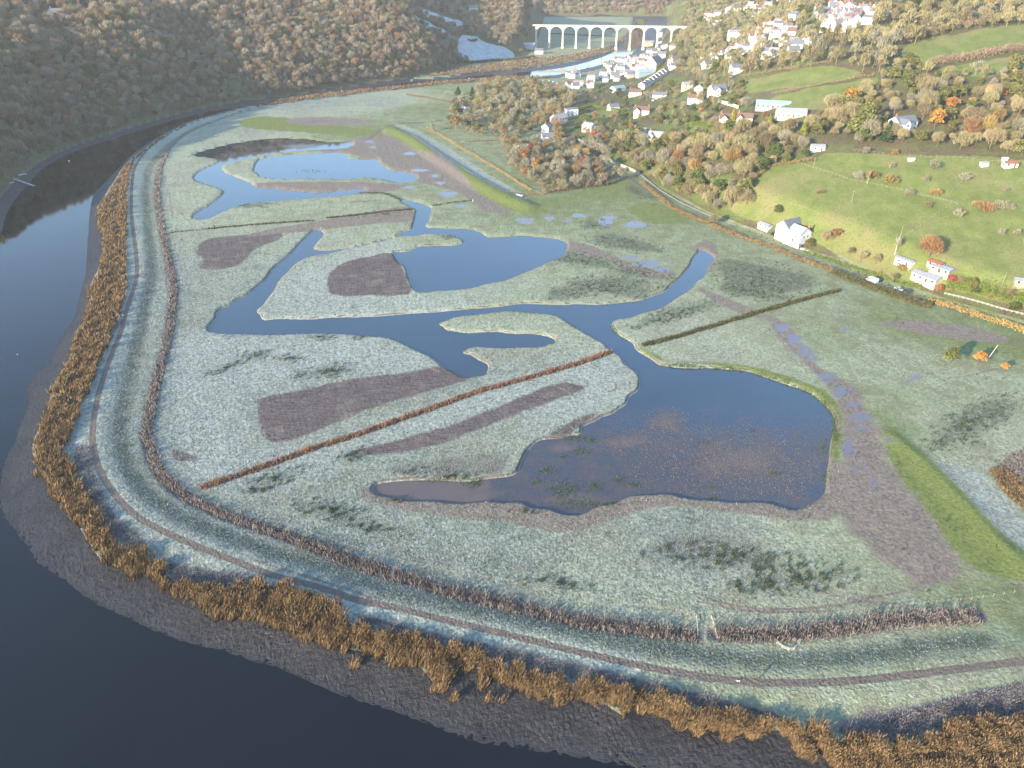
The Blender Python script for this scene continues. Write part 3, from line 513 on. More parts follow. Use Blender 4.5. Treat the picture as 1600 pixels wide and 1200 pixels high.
RE4 = S("650,122 700,118 760,113 820,107 870,100 920,91 950,82 972,68 988,46 975,56 955,71 920,81 870,88 800,96 740,104 690,111")
def ragin(poly, dens, amp=2.6):
    p_ = inpx(poly, dens, 2.1); d_ = sdf(p_, W(poly, 2.1), 12); return p_[d_ > np.clip(amp*(wave(p_, 7, 8, 6) + .35*wave(p_, 2.5, 6, 12) + .45), -1, 9)]
clump = [W([(x_ + random.gauss(0, a_), y_ + random.gauss(0, a_*.5)) for _ in range(40)], 1.0) for x_, y_, a_ in ((275, 927, 3), (553, 1042, 3), (612, 1040, 4), (752, 1076, 3), (762, 1094, 3), (788, 1095, 4), (682, 1080, 4), (708, 1093, 3), (870, 1103, 3), (1062, 1140, 4), (1090, 1150, 3), (205, 905, 4), (126, 820, 3), (60, 745, 3), (330, 960, 4), (1258, 1180, 5))]
p = np.vstack([ragin(RE1, .95, 2.0), inpx(RE1b, .8), ragin(RE2, .9), ragin(RE3, .65, 3.2), inpx(RE4, .9)] + clump); p = p[height(p) > .2]
g_ = wave(p, 11, 7, 3); p = p[rng.uniform(0, 1, len(p)) < np.clip(.95 + 2.2*g_, .12, 1)]
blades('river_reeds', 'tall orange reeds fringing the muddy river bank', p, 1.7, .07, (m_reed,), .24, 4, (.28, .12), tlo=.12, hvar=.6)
fr = [inpx(S(s_), .4, 1.9) for s_ in ("560,985 640,1000 700,1012 760,1030 850,1055 900,1064 1000,1084 1100,1107 1215,1132 1215,1118 1100,1089 1000,1066 900,1042 800,1018 700,998 620,977 560,964", "262,880 330,895 420,905 400,915 320,918 265,905", "118,700 140,700 150,750 180,810 230,850 220,862 180,845 140,790 115,735", "1300,1140 1400,1120 1500,1090 1600,1070 1700,1050 1700,1110 1600,1118 1500,1125 1430,1145 1400,1160", "150,470 175,440 195,500 170,540 140,600 120,650 110,640 130,580 155,520")]
blades('frosted_reeds', 'flattened frosted purple-grey reeds behind the orange reed belt', np.vstack(fr), .6, .10, (m_freed,), .8, 2, (.3, .1))
dl = [q for q in ditch_px if q[1] >= 235]
blades('ditch_reeds', 'frosted purple-brown reeds filling the ditch inside the flood bank', np.vstack([alongpx(dl, 1.9, 5), alongpx(ditch2_px, 2.8, 6), alongpx(dl[-6:], 3., 3)]), 1.2, .13, (m_dreed,), .25, 3, tlo=.08)
blades('russet_reeds', 'russet reed strip dividing the frosted meadow', alongpx(S("312,764 400,735 480,705 560,680 650,648 740,615 830,590 900,570 955,551"), 1.3, 9), 1.3, .13, (m_russet,), .2, 2)
blades('ditch_brambles', 'olive and brown growth along the field ditch east of the channel', alongpx(S("1003,541 1060,526 1120,508 1180,490 1250,470 1312,454"), 1.5, 8), 1.0, .16, (m_olive, ), .35, 2)
blades('dike_growth', 'dark green growth along the low dike across the upper marsh', np.vstack([alongpx(S("325,358 400,351 490,345"), 1.0, 7), alongpx(S("510,341 560,336 590,332 645,327"), 1.2, 8), alongpx(S("265,364 325,358"), .6, 4), alongpx(S("562,302 600,302 625,312"), 1.2, 5), alongpx(S("675,322 700,318 740,313"), .8, 5)]), .8, .15, (m_olive,), .35, 2)
rp = []
for e in rush_list:
    n = int(e[2]*e[3]*2.0); a = rng.uniform(0, 6.283, n); r_ = rng.uniform(0, 1.25, n)**.8; x = e[2]*r_*np.cos(a); y = e[3]*r_*np.sin(a); c_, s_ = math.cos(R(e[4])), math.sin(R(e[4]))
    rp.append(W(list(zip(e[0]+x*c_-y*s_, e[1]+x*s_+y*c_)), 1.6))
bvp = alongpx(S("255,235 235,262 228,300 235,390 232,450 218,520 205,580 190,650 190,700 210,750 250,790 320,825 420,862 520,890 600,925 700,948 800,970 900,990 1000,1010 1120,1030"), 4., .5)
bvp2 = alongpx(S("1260,1035 1330,1030 1430,1012 1540,1000"), 5., .7)
sc_ = inpx(S('270,270 300,210 700,300 1000,330 1300,440 1600,560 1600,930 1300,950 900,930 600,860 330,760 255,690 270,480'), .05, 1.6); sc_ = sc_[(wave(sc_, 34, 7, 28) + .5*wave(sc_, 11, 7, 2) > rng.uniform(-.05, .5, len(sc_)))]
p = np.vstack(rp + [bvp, bvp2, sc_]); g_ = wave(p, 4.5, 8, 13); p = p[(g_ + .4*wave(p, 14, 6, 33) > rng.uniform(-.1, .5, len(p)))]; p = p[np.maximum.reduce([sdf(p, q, 5) for q in pond_polys]) < -.5]
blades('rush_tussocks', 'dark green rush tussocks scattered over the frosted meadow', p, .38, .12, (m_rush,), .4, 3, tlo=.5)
bp = inpx(S("900,790 1000,770 1120,778 1250,790 1290,740 1280,660 1180,640 1050,620 1000,620 960,660 900,720"), .35, 1.0)
keep = np.zeros(len(bp), bool); sx, sy, _ = proj(bp[:, 0], bp[:, 1], 1.0)
for (ex, ey, a_, b_) in big_sh[:3] + [(1120, 730, 150, 60), (1230, 740, 60, 50)]: keep |= rng.uniform(0, 1.15, len(bp)) > np.hypot((sx-ex)/a_, (sy-ey)/b_)
bp = bp[keep & (rng.uniform(0, 1, len(bp)) < 1.1)]
def wblades(name, label, pts, h, wd, mat, **kw):
    o = blades(name, label, pts, h, wd, (mat,), **kw); me = o.data; n = len(me.vertices); co = np.empty(n*3, np.float32); me.vertices.foreach_get('co', co); co = co.reshape(-1, 4, 3)
    dz = np.maximum(0, .8 - co[:, 0, 2]) ; co[:, :, 2] += dz[:, None]; me.vertices.foreach_set('co', co.ravel()); me.update(); return o
wblades('pond_stubble', 'brown drowned stubble standing in the large pond', bp, .14, .07, m_brownr, lean=.5, per=1)
gp = np.vstack([W([(x + random.gauss(0, w_), y + random.gauss(0, h_)) for _ in range(n_)], 1.0) for x, y, w_, h_, n_ in ((925, 688, 7, 2, 50), (905, 705, 8, 3, 60), (880, 713, 4, 1, 20), (860, 735, 8, 3, 60), (880, 765, 16, 7, 220), (930, 760, 8, 4, 90), (840, 752, 6, 3, 40), (965, 750, 6, 3, 50), (990, 757, 8, 2, 50), (900, 785, 20, 5, 160), (940, 790, 14, 3, 90), (1100, 690, 6, 2, 30), (1175, 672, 4, 3, 20), (1112, 760, 4, 2, 20), (740, 755, 8, 5, 120), (1285, 700, 4, 8, 60), (1290, 745, 3, 8, 50), (1210, 740, 8, 2, 30), (1115, 777, 6, 1.5, 30), (700, 750, 30, 2, 160), (895, 683, 12, 3, 120), (490, 267, 14, 1.5, 40), (935, 560, 5, 2, 20), (1000, 490, 0.1, .1, 2), (960, 460, 3, 1, 4), (1082, 440, 5, 3, 6), (850, 735, 4, 2, 20))])
wblades('pond_weed', 'dark green water weed clumps in the shallow ponds', gp, .3, .14, m_grn, lean=.5, per=2)
eg = np.vstack([alongpx(S("1005,556 1025,570 1060,571 1100,573 1140,575 1180,581 1220,594 1260,609 1290,629 1303,652 1305,690"), .8, 5), alongpx(S("955,507 965,522 985,537"), .7, 5), alongpx(S("410,499 500,500 640,491 700,488 820,476 930,476 1010,468"), .35, 4)])
blades('corner_scrub', 'dark frosted scrub behind the orange reeds at the right edge', inpx(S("1562,722 1600,702 1640,692 1640,780 1600,762"), .3), .8, .14, (m_dreed,), .5, 3, tlo=.05)
blades('corner_reeds', 'orange and dark reeds round the small pool at the right edge of the meadow', np.vstack([inpx(S("1545,738 1560,728 1620,775 1620,815 1590,790 1565,768"), .35)]), .9, .12, (m_reed,), .3, 3, tlo=.1)
blades('pond_edge_grass', 'tufted green grass along the rims of the ponds', eg, .5, .15, (m_grn,), .4, 2)
# frosted grass over the near meadow and the flood bank
tp = inpx(S("150,1000 130,600 215,420 240,330 330,360 600,350 1000,400 1310,450 1620,560 1620,1160 1300,1120 900,1030 560,940"), .26, 1.6)
a_ = np.minimum(pdist(tp, path_w, 6), 99); dm_ = sdf(tp, M_w, 20)
keep = (a_ > 1.3) & (dm_ > .5)
dpp = np.maximum.reduce([sdf(tp, q, 5) for q in pond_polys]); keep &= dpp < -1.2
tp = tp[keep]; tx, ty, _ = proj(tp[:, 0], tp[:, 1], 1.6); bad = np.zeros(len(tp), bool)
for p_ in ("308,385 330,372 400,366 441,361 435,375 400,388 380,410 350,420 312,419 318,405 308,398", "515,425 545,408 580,400 615,395 632,425 640,445 640,460 575,462 515,460", "402,625 460,612 560,590 640,582 690,572 742,588 700,603 640,620 560,645 480,680 425,692 410,672", "545,706 600,693 700,665 780,635 840,608 880,597 915,603 905,612 860,628 800,650 700,690 640,705 580,712", "1195,492 1215,497 1245,525 1270,565 1310,590 1345,615 1350,640 1375,670 1385,720 1440,790 1480,850 1500,890 1455,915 1400,890 1350,850 1310,800 1318,720 1316,650 1300,610 1270,580 1235,545 1210,515", "1375,680 1400,672 1450,715 1500,765 1560,830 1640,900 1560,905 1500,870 1440,800 1400,740"):
    bad |= inpoly(tx, ty, S(p_))
nf = np.zeros(len(tp)); dn = nf.copy()
for x, y, c_ in GP:
    ww = 1 / ((tp[:, 0] - x)**2 + (tp[:, 1] - y)**2 + 30)**1.4; nf += ww*c_; dn += ww
tp = tp[~bad & (rng.uniform(0, 1, len(tp)) > (nf/dn)*2.2)]
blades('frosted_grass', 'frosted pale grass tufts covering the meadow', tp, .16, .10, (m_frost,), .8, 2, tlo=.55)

# ------------------------------------------------------------------ trees
def cyl(V, Fc, T, a, b, ra, rb, n=5, t=.5):
    a = Vector(a); b = Vector(b); d = (b - a); q = d.to_track_quat('Z', 'Y'); i0 = len(V)
    for p_, r_ in ((a, ra), (b, rb)):
        for k_ in range(n):
            w_ = q @ Vector((math.cos(6.2832*k_/n)*r_, math.sin(6.2832*k_/n)*r_, 0)); V.append(tuple(p_ + w_)); T.append(t)
    for k_ in range(n): Fc.append((i0+k_, i0+(k_+1) % n, i0+n+(k_+1) % n)); Fc.append((i0+k_, i0+n+(k_+1) % n, i0+n+k_))
def trunk_geo(h, cr, seed, ht=.35, limbs=7, rad=.02):
    r_ = random.Random(seed); V, Fc, T = [], [], []
    top = (r_.uniform(-.04, .04)*h, r_.uniform(-.04, .04)*h, h*ht); cyl(V, Fc, T, (0, 0, -1.), top, h*rad*1.3, h*rad, 6)
    for k_ in range(limbs):
        a = 6.283*k_/limbs + r_.uniform(-.4, .4); l = cr*r_.uniform(.5, .85); z1 = h*r_.uniform(.6, .92)
        mid = (top[0] + math.cos(a)*l*.5, top[1] + math.sin(a)*l*.5, (top[2]+z1)/2 + h*.03); end = (math.cos(a)*l, math.sin(a)*l, z1)
        cyl(V, Fc, T, top, mid, h*rad*.7, h*rad*.4, 4); cyl(V, Fc, T, mid, end, h*rad*.4, h*rad*.12, 3)
        for j in range(2):
            a2 = a + r_.uniform(-.9, .9); e2 = (mid[0]+math.cos(a2)*l*.5, mid[1]+math.sin(a2)*l*.5, mid[2]+h*r_.uniform(.1, .3)); cyl(V, Fc, T, mid, e2, h*rad*.3, h*rad*.08, 3)
    return np.array(V), np.array(Fc), np.array(T)
def crown_geo(h, cr, seed, n=700, wd=.25, ln=1.6, lobes=8, base=.14, leaf=False, cone=False, flat=.95):
    g = np.random.default_rng(seed); zc = h*(1+base)/2; rz = h*(1-base)/2
    lob = []
    for k_ in range(lobes):
        a = 6.283*k_/lobes*1.618; q = g.uniform(.25, .62); e = g.uniform(-.9, .8)
        lob.append((math.cos(a)*q*cr, math.sin(a)*q*cr, zc + e*rz*.6, cr*g.uniform(.34, .56), g.uniform(0, 1)))
    lob.append((0, 0, zc + .25*rz, cr*.6, .5)); L = np.array(lob)
    i = g.choice(len(L), n, p=L[:, 3]**2/np.sum(L[:, 3]**2))
    d = g.normal(0, 1, (n, 3)); d /= np.linalg.norm(d, axis=1)[:, None]; d[:, 2] = np.where(d[:, 2] < -.35, -d[:, 2], d[:, 2])
    rad = L[i, 3] * g.uniform(.35, 1.0, n)**.6
    if cone:
        z = g.uniform(0, 1, n)**1.3; a = g.uniform(0, 6.283, n); rr_ = cr*(1-z)**.85*(.75+.25*np.sin(z*40+a*2))*g.uniform(.5, 1, n)**.5 + .1
        c_ = np.stack([np.cos(a)*rr_, np.sin(a)*rr_, h*(.08 + .92*z)], 1); d = np.stack([np.cos(a), np.sin(a), g.uniform(-.5, .5, n)], 1); tl = g.uniform(0, 1, n)
    else:
        c_ = L[i, :3] + d*rad[:, None]*np.array([1, 1, flat]); tl = .5*L[i, 4] + .5*g.uniform(0, 1, n)
    if leaf: v = g.normal(0, 1, (n, 3))
    else:
        v = c_ - np.array([0, 0, h*base*.9]); v /= np.linalg.norm(v, axis=1)[:, None] + 1e-6; v = v + g.normal(0, .45, (n, 3)); v[:, 2] += .55
    v /= np.linalg.norm(v, axis=1)[:, None] + 1e-6; s_ = np.cross(v, g.normal(0, 1, (n, 3))); s_ /= np.linalg.norm(s_, axis=1)[:, None] + 1e-6
    l = ln*g.uniform(.5, 1.3, n)[:, None]; w_ = wd*g.uniform(.6, 1.4, n)[:, None]
    V = np.stack([c_ - v*l*.5 - s_*w_*.5, c_ - v*l*.5 + s_*w_*.5, c_ + v*l*.5 + (s_*w_*.5 if leaf else 0)], 1).reshape(-1, 3)
    if leaf:
        V4 = np.stack([c_ - v*l*.5 - s_*w_*.5, c_ - v*l*.5 + s_*w_*.5, c_ + v*l*.5 + s_*w_*.5, c_ + v*l*.5 - s_*w_*.5], 1).reshape(-1, 3)
        Fq = np.arange(4*n).reshape(n, 4); return V4, np.vstack([Fq[:, :3], Fq[:, [0, 2, 3]]]), np.repeat(tl, 4)
    return V, np.arange(3*n).reshape(n, 3), np.repeat(tl, 3)
def cat_geo(*gs):
    V = []; Fc = []; T = []; o_ = 0
    for v, f, t in gs: V.append(v); Fc.append(f + o_); T.append(t); o_ += len(v)
    return np.vstack(V), np.vstack(Fc), np.concatenate(T)
m_bark = simple('bark', (.17, .14, .11), .95, .3, 3, obj=True); m_birch = simple('pale_bark', (.55, .50, .43), .8, .2, 4, obj=True)
FM = dict(beige=foliage('twigs_beige', (.19, .155, .08), (.44, .37, .20), .012), brown=foliage('twigs_brown', (.13, .10, .055), (.34, .27, .15), .012), russet=foliage('twigs_russet', (.17, .10, .04), (.42, .26, .11), .02),
          orange=foliage('leaves_orange', (.24, .11, .03), (.60, .30, .08), .02), red=foliage('leaves_red', (.16, .05, .03), (.42, .13, .07), .02), green=foliage('leaves_green', (.03, .045, .012), (.14, .17, .05), .02),
          olive=foliage('leaves_olive', (.07, .075, .02), (.24, .23, .08), .02), conifer=foliage('conifer_green', (.012, .03, .014), (.07, .11, .05), .01), gold=foliage('conifer_gold', (.14, .15, .02), (.38, .36, .07), .015),
          grey=foliage('twigs_grey', (.17, .15, .10), (.38, .34, .24), .012), wood=foliage('wood_twigs', (.12, .085, .045), (.37, .26, .145), .03, .5), woodp=foliage('wood_twigs_pale', (.20, .15, .10), (.46, .37, .26), .02, .35))
FKIND = {}
def treekind(key, h, cr, mat, bark=None, n=750, variants=3, **kw):
    out = []
    for v in range(variants):
        ht = kw.get('ht', .35)
        ck = {a: b for a, b in kw.items() if a not in ('ht', 'limbs')}
        cg = crown_geo(h, cr, hash(key) % 1000 + v*17 if 0 else sum(map(ord, key)) + v*17, n, **ck); tg = trunk_geo(h, cr, v + len(key), ht, kw.get('limbs', 7), .016)
        out.append((mesh('crown', *cg[:2], (FM[mat],), dict(tint=cg[2])), mesh('trunk', *tg[:2], (bark or m_bark,), dict(tint=tg[2]))))
    FKIND[key] = (out, h, cr)
treekind('beige', 10, 4.9, 'beige', n=1500, ln=2.1, wd=.17); treekind('brown', 10, 4.8, 'brown', n=1400, ln=2.0, wd=.17); treekind('russet', 9, 4.2, 'russet', n=1400, ln=1.7, wd=.17); treekind('grey', 10, 4.8, 'grey', n=1200, ln=2.2, wd=.15)
treekind('orange', 8, 3.4, 'orange', n=900, leaf=True, ln=.5, wd=.45); treekind('red', 7, 3.2, 'red', n=800, leaf=True, ln=.5, wd=.45)
treekind('green', 8, 3.8, 'green', n=1300, leaf=True, ln=.6, wd=.5, base=.1); treekind('olive', 8, 4.2, 'olive', n=1100, leaf=True, ln=.6, wd=.5, base=.12)
treekind('conifer', 13, 3.6, 'conifer', n=1400, leaf=True, ln=.9, wd=.5, cone=True, ht=.8, limbs=0); treekind('gold', 9, 2.6, 'gold', n=1200, leaf=True, ln=.6, wd=.4, cone=True, ht=.8, limbs=0)
treekind('cypress', 14, 6.2, 'olive', n=2600, leaf=True, ln=1.0, wd=.6, cone=True, ht=.8, limbs=0)
treekind('birch', 11, 2.4, 'grey', m_birch, n=260, ht=.8, limbs=6, base=.35, wd=.15, variants=2)
treekind('bush', 3.0, 2.2, 'brown', n=420, ln=.8, wd=.16, base=.02, ht=.2); treekind('obush', 3.0, 2.2, 'russet', n=420, ln=.8, wd=.16, base=.02, ht=.2); treekind('gbush', 2.8, 2.0, 'green', n=520, leaf=True, ln=.45, wd=.4, base=.02, ht=.2)
treekind('pbush', 3.4, 2.2, 'grey', n=300, ln=.9, wd=.13, base=.05, ht=.25)
def tree(name, kind, loc, size, label, cat, group=None, sq=1.0):
    vs, h, cr = FKIND[kind]; c_, t_ = vs[random.randrange(len(vs))]; s_ = size / h
    r_ = empty(name, loc, random.uniform(0, 6.28), label, cat, group); r_.scale = (s_*sq, s_*sq, s_)
    link('trunk', t_, r_); link('crown', c_, r_); return r_
MASKS = {}
def placed(px, py): return G(px, py)
# -- individual trees one can point at: (x, y of the foot, kind, height, spread, label, category)
T1 = [(1348, 208, 'cypress', 22, 1.15, 'huge olive-brown cypress tree left of the dark-roofed hillside house', 'cypress'),
      (1384, 222, 'conifer', 13, 1.3, 'dark green conifer close to the dark-roofed hillside house', 'conifer'),
      (1347, 222, 'green', 9, 1.2, 'dark green tree at the foot of the huge cypress', 'tree'),
      (1450, 405, 'russet', 12, 1.35, 'broad golden-brown bare tree behind the tin-roofed sheds', 'bare tree'),
      (1398, 398, 'birch', 10, 1.0, 'thin pale bare tree beside the white caravan terrace', 'bare tree'),
      (1486, 444, 'red', 5, 1.1, 'russet shrub right of the tin-roofed shed', 'shrub'), (1465, 458, 'red', 5, 1.0, 'rusty red shrub beside the lane end', 'shrub'), (1408, 424, 'obush', 4, 1.4, 'russet shrub left of the tin-roofed shed', 'shrub'),
      (1265, 385, 'olive', 5, 1.3, 'olive shrub beside the large white roadside house', 'shrub'), (1290, 378, 'beige', 7, 1.2, 'beige bare tree right of the large white roadside house', 'bare tree'), (1305, 372, 'russet', 6, 1.2, 'rusty bare tree in the garden of the white roadside house', 'bare tree'),
      (1345, 407, 'beige', 6, 1.1, 'pale bare tree above the lane left of the white van', 'bare tree'), (1368, 412, 'beige', 6, 1., 'bare beige tree behind the white van', 'bare tree'), (1328, 398, 'brown', 5, 1., 'small brown tree on the verge above the lane', 'bare tree'),
      (1215, 335, 'green', 6, .9, 'dark evergreen behind the left gable of the white house', 'evergreen'),
      (1483, 568, 'olive', 8, .85, 'olive ivy-clad tree standing alone in the right meadow', 'tree'), (1528, 566, 'orange', 5.5, 1.2, 'bright orange bush between the ivy tree and the dead trunk', 'bush'), (1568, 578, 'orange', 3.6, 1.1, 'small ragged orange bush right of the dead trunk', 'bush'),
      (1145, 190, 'gold', 10, 1.1, 'tall golden conifer left of the long grey shed', 'conifer'), (1201, 200, 'gold', 9, 1.1, 'golden conifer beside the brown-roofed bungalow', 'conifer'), (1254, 212, 'gold', 9, 1.2, 'yellow-green conifer above the white hut', 'conifer'),
      (761, 162, 'gold', 8, .8, 'yellow-green conifer right of the white gabled cottage', 'conifer'), (738, 150, 'conifer', 10, 1.3, 'dark conifer beside the sports field', 'conifer'), (716, 148, 'conifer', 9, 1.9, 'broad dark pine at the sports field corner', 'pine'),
      (855, 145, 'conifer', 8, 1.3, 'dark conifer near the quayside parking', 'conifer'), (872, 143, 'orange', 9, 1.0, 'golden tree beside the quayside parking', 'tree'),
      (675, 205, 'beige', 8, .6, 'slender beige poplar at the end of the blue embankment', 'poplar'), (833, 268, 'birch', 11, .8, 'leftmost slender birch by the marsh corner', 'birch'), (862, 278, 'birch', 13, 1., 'tall pale birch at the marsh corner', 'birch'), (872, 284, 'birch', 13, 1., 'front birch trunk at the marsh corner', 'birch'), (880, 272, 'birch', 12, 1., 'right birch of the marsh corner group', 'birch'), (868, 265, 'birch', 12, .9, 'back birch of the marsh corner group', 'birch'),
      (912, 262, 'red', 8, 1.1, 'dark red tree right of the birches', 'tree'), (838, 268, 'orange', 10, .7, 'orange tree left of the birches', 'tree'), (818, 250, 'orange', 9, 1., 'orange tree behind the marsh corner', 'tree'), (828, 240, 'red', 9, .8, 'dark red tree above the orange trees', 'tree'),
      (930, 220, 'red', 9, 1.3, 'rusty orange tree beside the lane', 'tree'), (981, 248, 'gold', 5, 1.6, 'yellow-green shrub above the stone wall', 'shrub'), (978, 228, 'green', 9, 1., 'dark holly between the russet trees', 'evergreen'),
      (845, 278, 'pbush', 6, 1.3, 'pale frosted bush left of the birch trunks', 'bush'), (900, 290, 'pbush', 6, 1.3, 'grey thicket bush on the marsh edge', 'bush'), (940, 285, 'bush', 7, 1.4, 'grey-brown thicket at the field corner', 'bush'), (922, 288, 'pbush', 6, 1.4, 'grey bush in front of the dark red tree', 'bush'),
      (1124, 300, 'green', 9, 1.5, 'round dark green tree among the bare hedgerow trees', 'tree'), (1115, 350, 'brown', 7, 1.1, 'brown tree overhanging the lane', 'bare tree'), (1043, 295, 'grey', 11, 1.1, 'pale grey bare tree nearest the marsh gate', 'bare tree'), (1160, 280, 'beige', 13, 1.2, 'large beige bare tree at the corner of the green field', 'bare tree'),
      (1245, 300, 'bush', 2, 1, 'x', 'x'), (1280, 303, 'bush', 3, 1.6, 'low russet bramble patch in the lower green field', 'bush'),
      (1340, 282, 'pbush', 6, 1.1, 'grey bare shrub at the left of the orchard clump', 'shrub'), (1362, 280, 'obush', 5, 1.5, 'rusty shrub in the middle of the orchard clump', 'shrub'), (1390, 287, 'obush', 5, 1.6, 'orange-brown shrub at the right of the orchard clump', 'shrub'), (1355, 287, 'birch', 7, .7, 'pale stem in front of the orchard clump', 'bare tree'),
      (1352, 242, 'pbush', 5, 1.0, 'small grey orchard tree below the big cypress', 'shrub'), (1397, 243, 'obush', 4, .9, 'small orange shrub below the hillside house', 'shrub'), (1458, 265, 'pbush', 6, 1.1, 'pale bare orchard tree on the upper slope', 'shrub'), (1392, 263, 'pbush', 4, 1.1, 'small grey shrub above the orchard clump', 'shrub'), (1445, 285, 'pbush', 4, 1, 'small bare shrub right of the orchard clump', 'shrub'),
      (1505, 283, 'pbush', 5, 1.4, 'spreading bare thorn in the upper green field', 'shrub'), (1420, 307, 'pbush', 5, 1.1, 'grey thorn by the field fence', 'shrub'), (1463, 305, 'obush', 4, 1.4, 'brown thorn by the field fence', 'shrub'), (1450, 325, 'bush', 3.6, 1.1, 'small dark thorn below the field fence', 'shrub'),
      (1495, 340, 'pbush', 5, 1.2, 'grey-green thorn in the middle of the field', 'shrub'), (1540, 330, 'obush', 5, 1.5, 'rusty half of the thorn pair in the right field', 'shrub'), (1560, 330, 'pbush', 6, 1.3, 'pale half of the thorn pair in the right field', 'shrub'), (1578, 330, 'pbush', 4, 1., 'grey thorn right of the thorn pair', 'shrub'), (1528, 325, 'obush', 4, 1.2, 'brown thorn left of the thorn pair', 'shrub'),
      (1563, 370, 'pbush', 4, 1, 'small thorn low in the right field', 'shrub'), (1588, 370, 'pbush', 4, 1, 'small thorn at the right edge of the field', 'shrub'), (1602, 385, 'pbush', 4, 1, 'thorn cut by the right edge of the photo', 'shrub'), (1570, 302, 'pbush', 3.4, 1, 'tiny thorn above the thorn pair', 'shrub'),
      (335, 356, 'bush', 1.9, 1.0, 'lone brown bush on the low dike', 'bush'), (118, 18, 'conifer', 16, 1.5, 'dark conifer right of the white hilltop house', 'conifer'), (132, 16, 'conifer', 14, 1.6, 'second dark conifer right of the white hilltop house', 'conifer'), (22, 25, 'conifer', 14, 1.2, 'dark conifer at the far left of the hilltop', 'conifer'),
      (1428, 22, 'conifer', 18, 1.7, 'tall dark evergreen by the top green field', 'evergreen'), (1440, 22, 'green', 13, 1.2, 'green tree beside the tall dark evergreen', 'evergreen'), (12, 262, 'orange', 5, 1.1, 'small orange willow beside the moored boats', 'tree')]
T1 = [t for t in T1 if t[5] != 'x']
gg = ground([(t[0], t[1]) for t in T1]); gz = height(gg[:, :2])
for t, g, z_ in zip(T1, gg, gz):
    nm = {'bush': 'bush', 'shrub': 'shrub', 'conifer': 'conifer', 'cypress': 'cypress_tree', 'birch': 'birch_tree', 'pine': 'pine_tree', 'poplar': 'poplar_tree', 'evergreen': 'evergreen_tree'}.get(t[6], 'tree')
    tree(nm, t[2], (g[0], g[1], z_), t[3], t[5], t[6], sq=t[4])
# -- wooded zones on the east side
ZONES = [("955,228 1000,212 1060,222 1150,210 1235,215 1262,240 1250,258 1200,262 1172,285 1172,318 1140,330 1105,335 1060,310 1015,278 975,250", dict(beige=4, brown=2, russet=.7, grey=2, olive=3, green=.6), 'bare trees between the lane and the hillside gardens', 6.5, (8, 13)),
         ("785,228 850,222 890,225 930,232 955,255 990,275 940,292 880,300 850,300 800,262", dict(brown=2, grey=3, russet=1, pbush=1), 'bare trees at the corner of the marsh', 6., (6, 9)),
         ("1235,215 1290,170 1330,160 1385,118 1420,98 1450,115 1540,118 1620,105 1620,245 1540,240 1470,238 1400,222 1340,225 1290,215", dict(beige=6, grey=2, russet=.6, brown=1, olive=4, orange=.12), 'bare trees on the upper right hillside', 6.8, (6, 12)),
         ("1150,110 1215,95 1290,60 1340,40 1400,22 1480,30 1620,8 1620,35 1460,58 1400,80 1375,118 1345,115 1300,100 1200,116 1160,122", dict(beige=6, grey=2, brown=2), 'beige woodland above the upper fields', 8., (9, 13)),
         ("700,165 735,160 760,135 820,130 880,140 900,160 870,190 850,200 800,218 740,214 690,200", dict(brown=2, grey=2, russet=1, olive=1.5, beige=4), 'bare trees between the marsh and the village', 7., (7, 11)),
         ("900,195 960,175 1010,150 1100,130 1155,125 1160,165 1235,195 1240,215 1150,212 1060,222 1000,212 950,225 900,218", dict(beige=4, brown=1, russet=.8, olive=2.5, green=1, grey=1), 'garden trees among the hillside houses', 9.0, (4.5, 9)),
         ("1062,62 1062,10 1200,-5 1290,-5 1330,30 1280,60 1210,95 1150,110 1100,130 1060,115 1045,95", dict(beige=5, grey=2, olive=1, green=.5), 'trees between the upper village houses', 9., (8, 12)),
         ("880,150 940,140 1000,130 1060,112 1060,135 1000,155 940,172 905,180", dict(brown=1, olive=1, russet=1, green=1), 'small trees among the riverside houses', 15., (4, 7)),
         ("1300,415 1345,420 1400,430 1480,445 1620,470 1620,495 1500,465 1400,440 1320,418", dict(obush=1, bush=1, gbush=1), 'shrubs above the lane', 6., (2.5, 4)),
         ("1490,420 1540,430 1620,440 1620,478 1560,470 1500,455", dict(gold=1, olive=2, brown=1), 'green shrubs above the white railing', 5.5, (4, 6)),
         ("1360,-5 1620,-20 1620,8 1480,30 1420,28", dict(beige=4, grey=2, russet=1), 'woodland along the top of the hill', 9., (9, 12)),
         ("1520,196 1620,188 1620,215 1540,214", dict(beige=1, olive=1), 'x', 40., (7, 9))]
EXCL = [S(s_) for s_ in ("1160,127 1200,119 1300,103 1347,114 1290,130 1240,138 1168,146", "1205,152 1240,145 1350,123 1372,126 1330,160 1260,172 1215,162", "1410,78 1450,60 1600,38 1720,30 1720,60 1600,70 1500,85 1440,98 1415,92", "1450,113 1520,98 1600,86 1720,70 1720,90 1600,104 1550,119 1500,116",
         "1370,7 1450,9 1450,18 1380,19", "1172,285 1200,258 1260,255 1290,240 1350,240 1450,244 1600,250 1750,258 1750,470 1600,460 1500,440 1420,420 1340,400 1290,375 1215,340 1180,318", "905,180 960,168 985,170 930,190", "1070,195 1110,190 1112,206 1080,206", "1385,182 1440,170 1440,208 1385,212", "1255,215 1300,212 1300,240 1255,240",
         "980,160 1030,160 1030,185 980,185", "1120,172 1175,172 1175,195 1120,195", "945,155 975,155 975,175 945,175", "985,190 1050,200 1045,222 985,215")]
STREET = [np.array(S("1000,276 950,254 905,228 900,190 880,178"))]
cx_, cy_ = np.meshgrid(np.arange(-60, 760, 3.2), np.arange(240, 1500, 3.2)); Q = np.stack([cx_.ravel(), cy_.ravel()], 1) + rng.uniform(-1.2, 1.2, (cx_.size, 2))
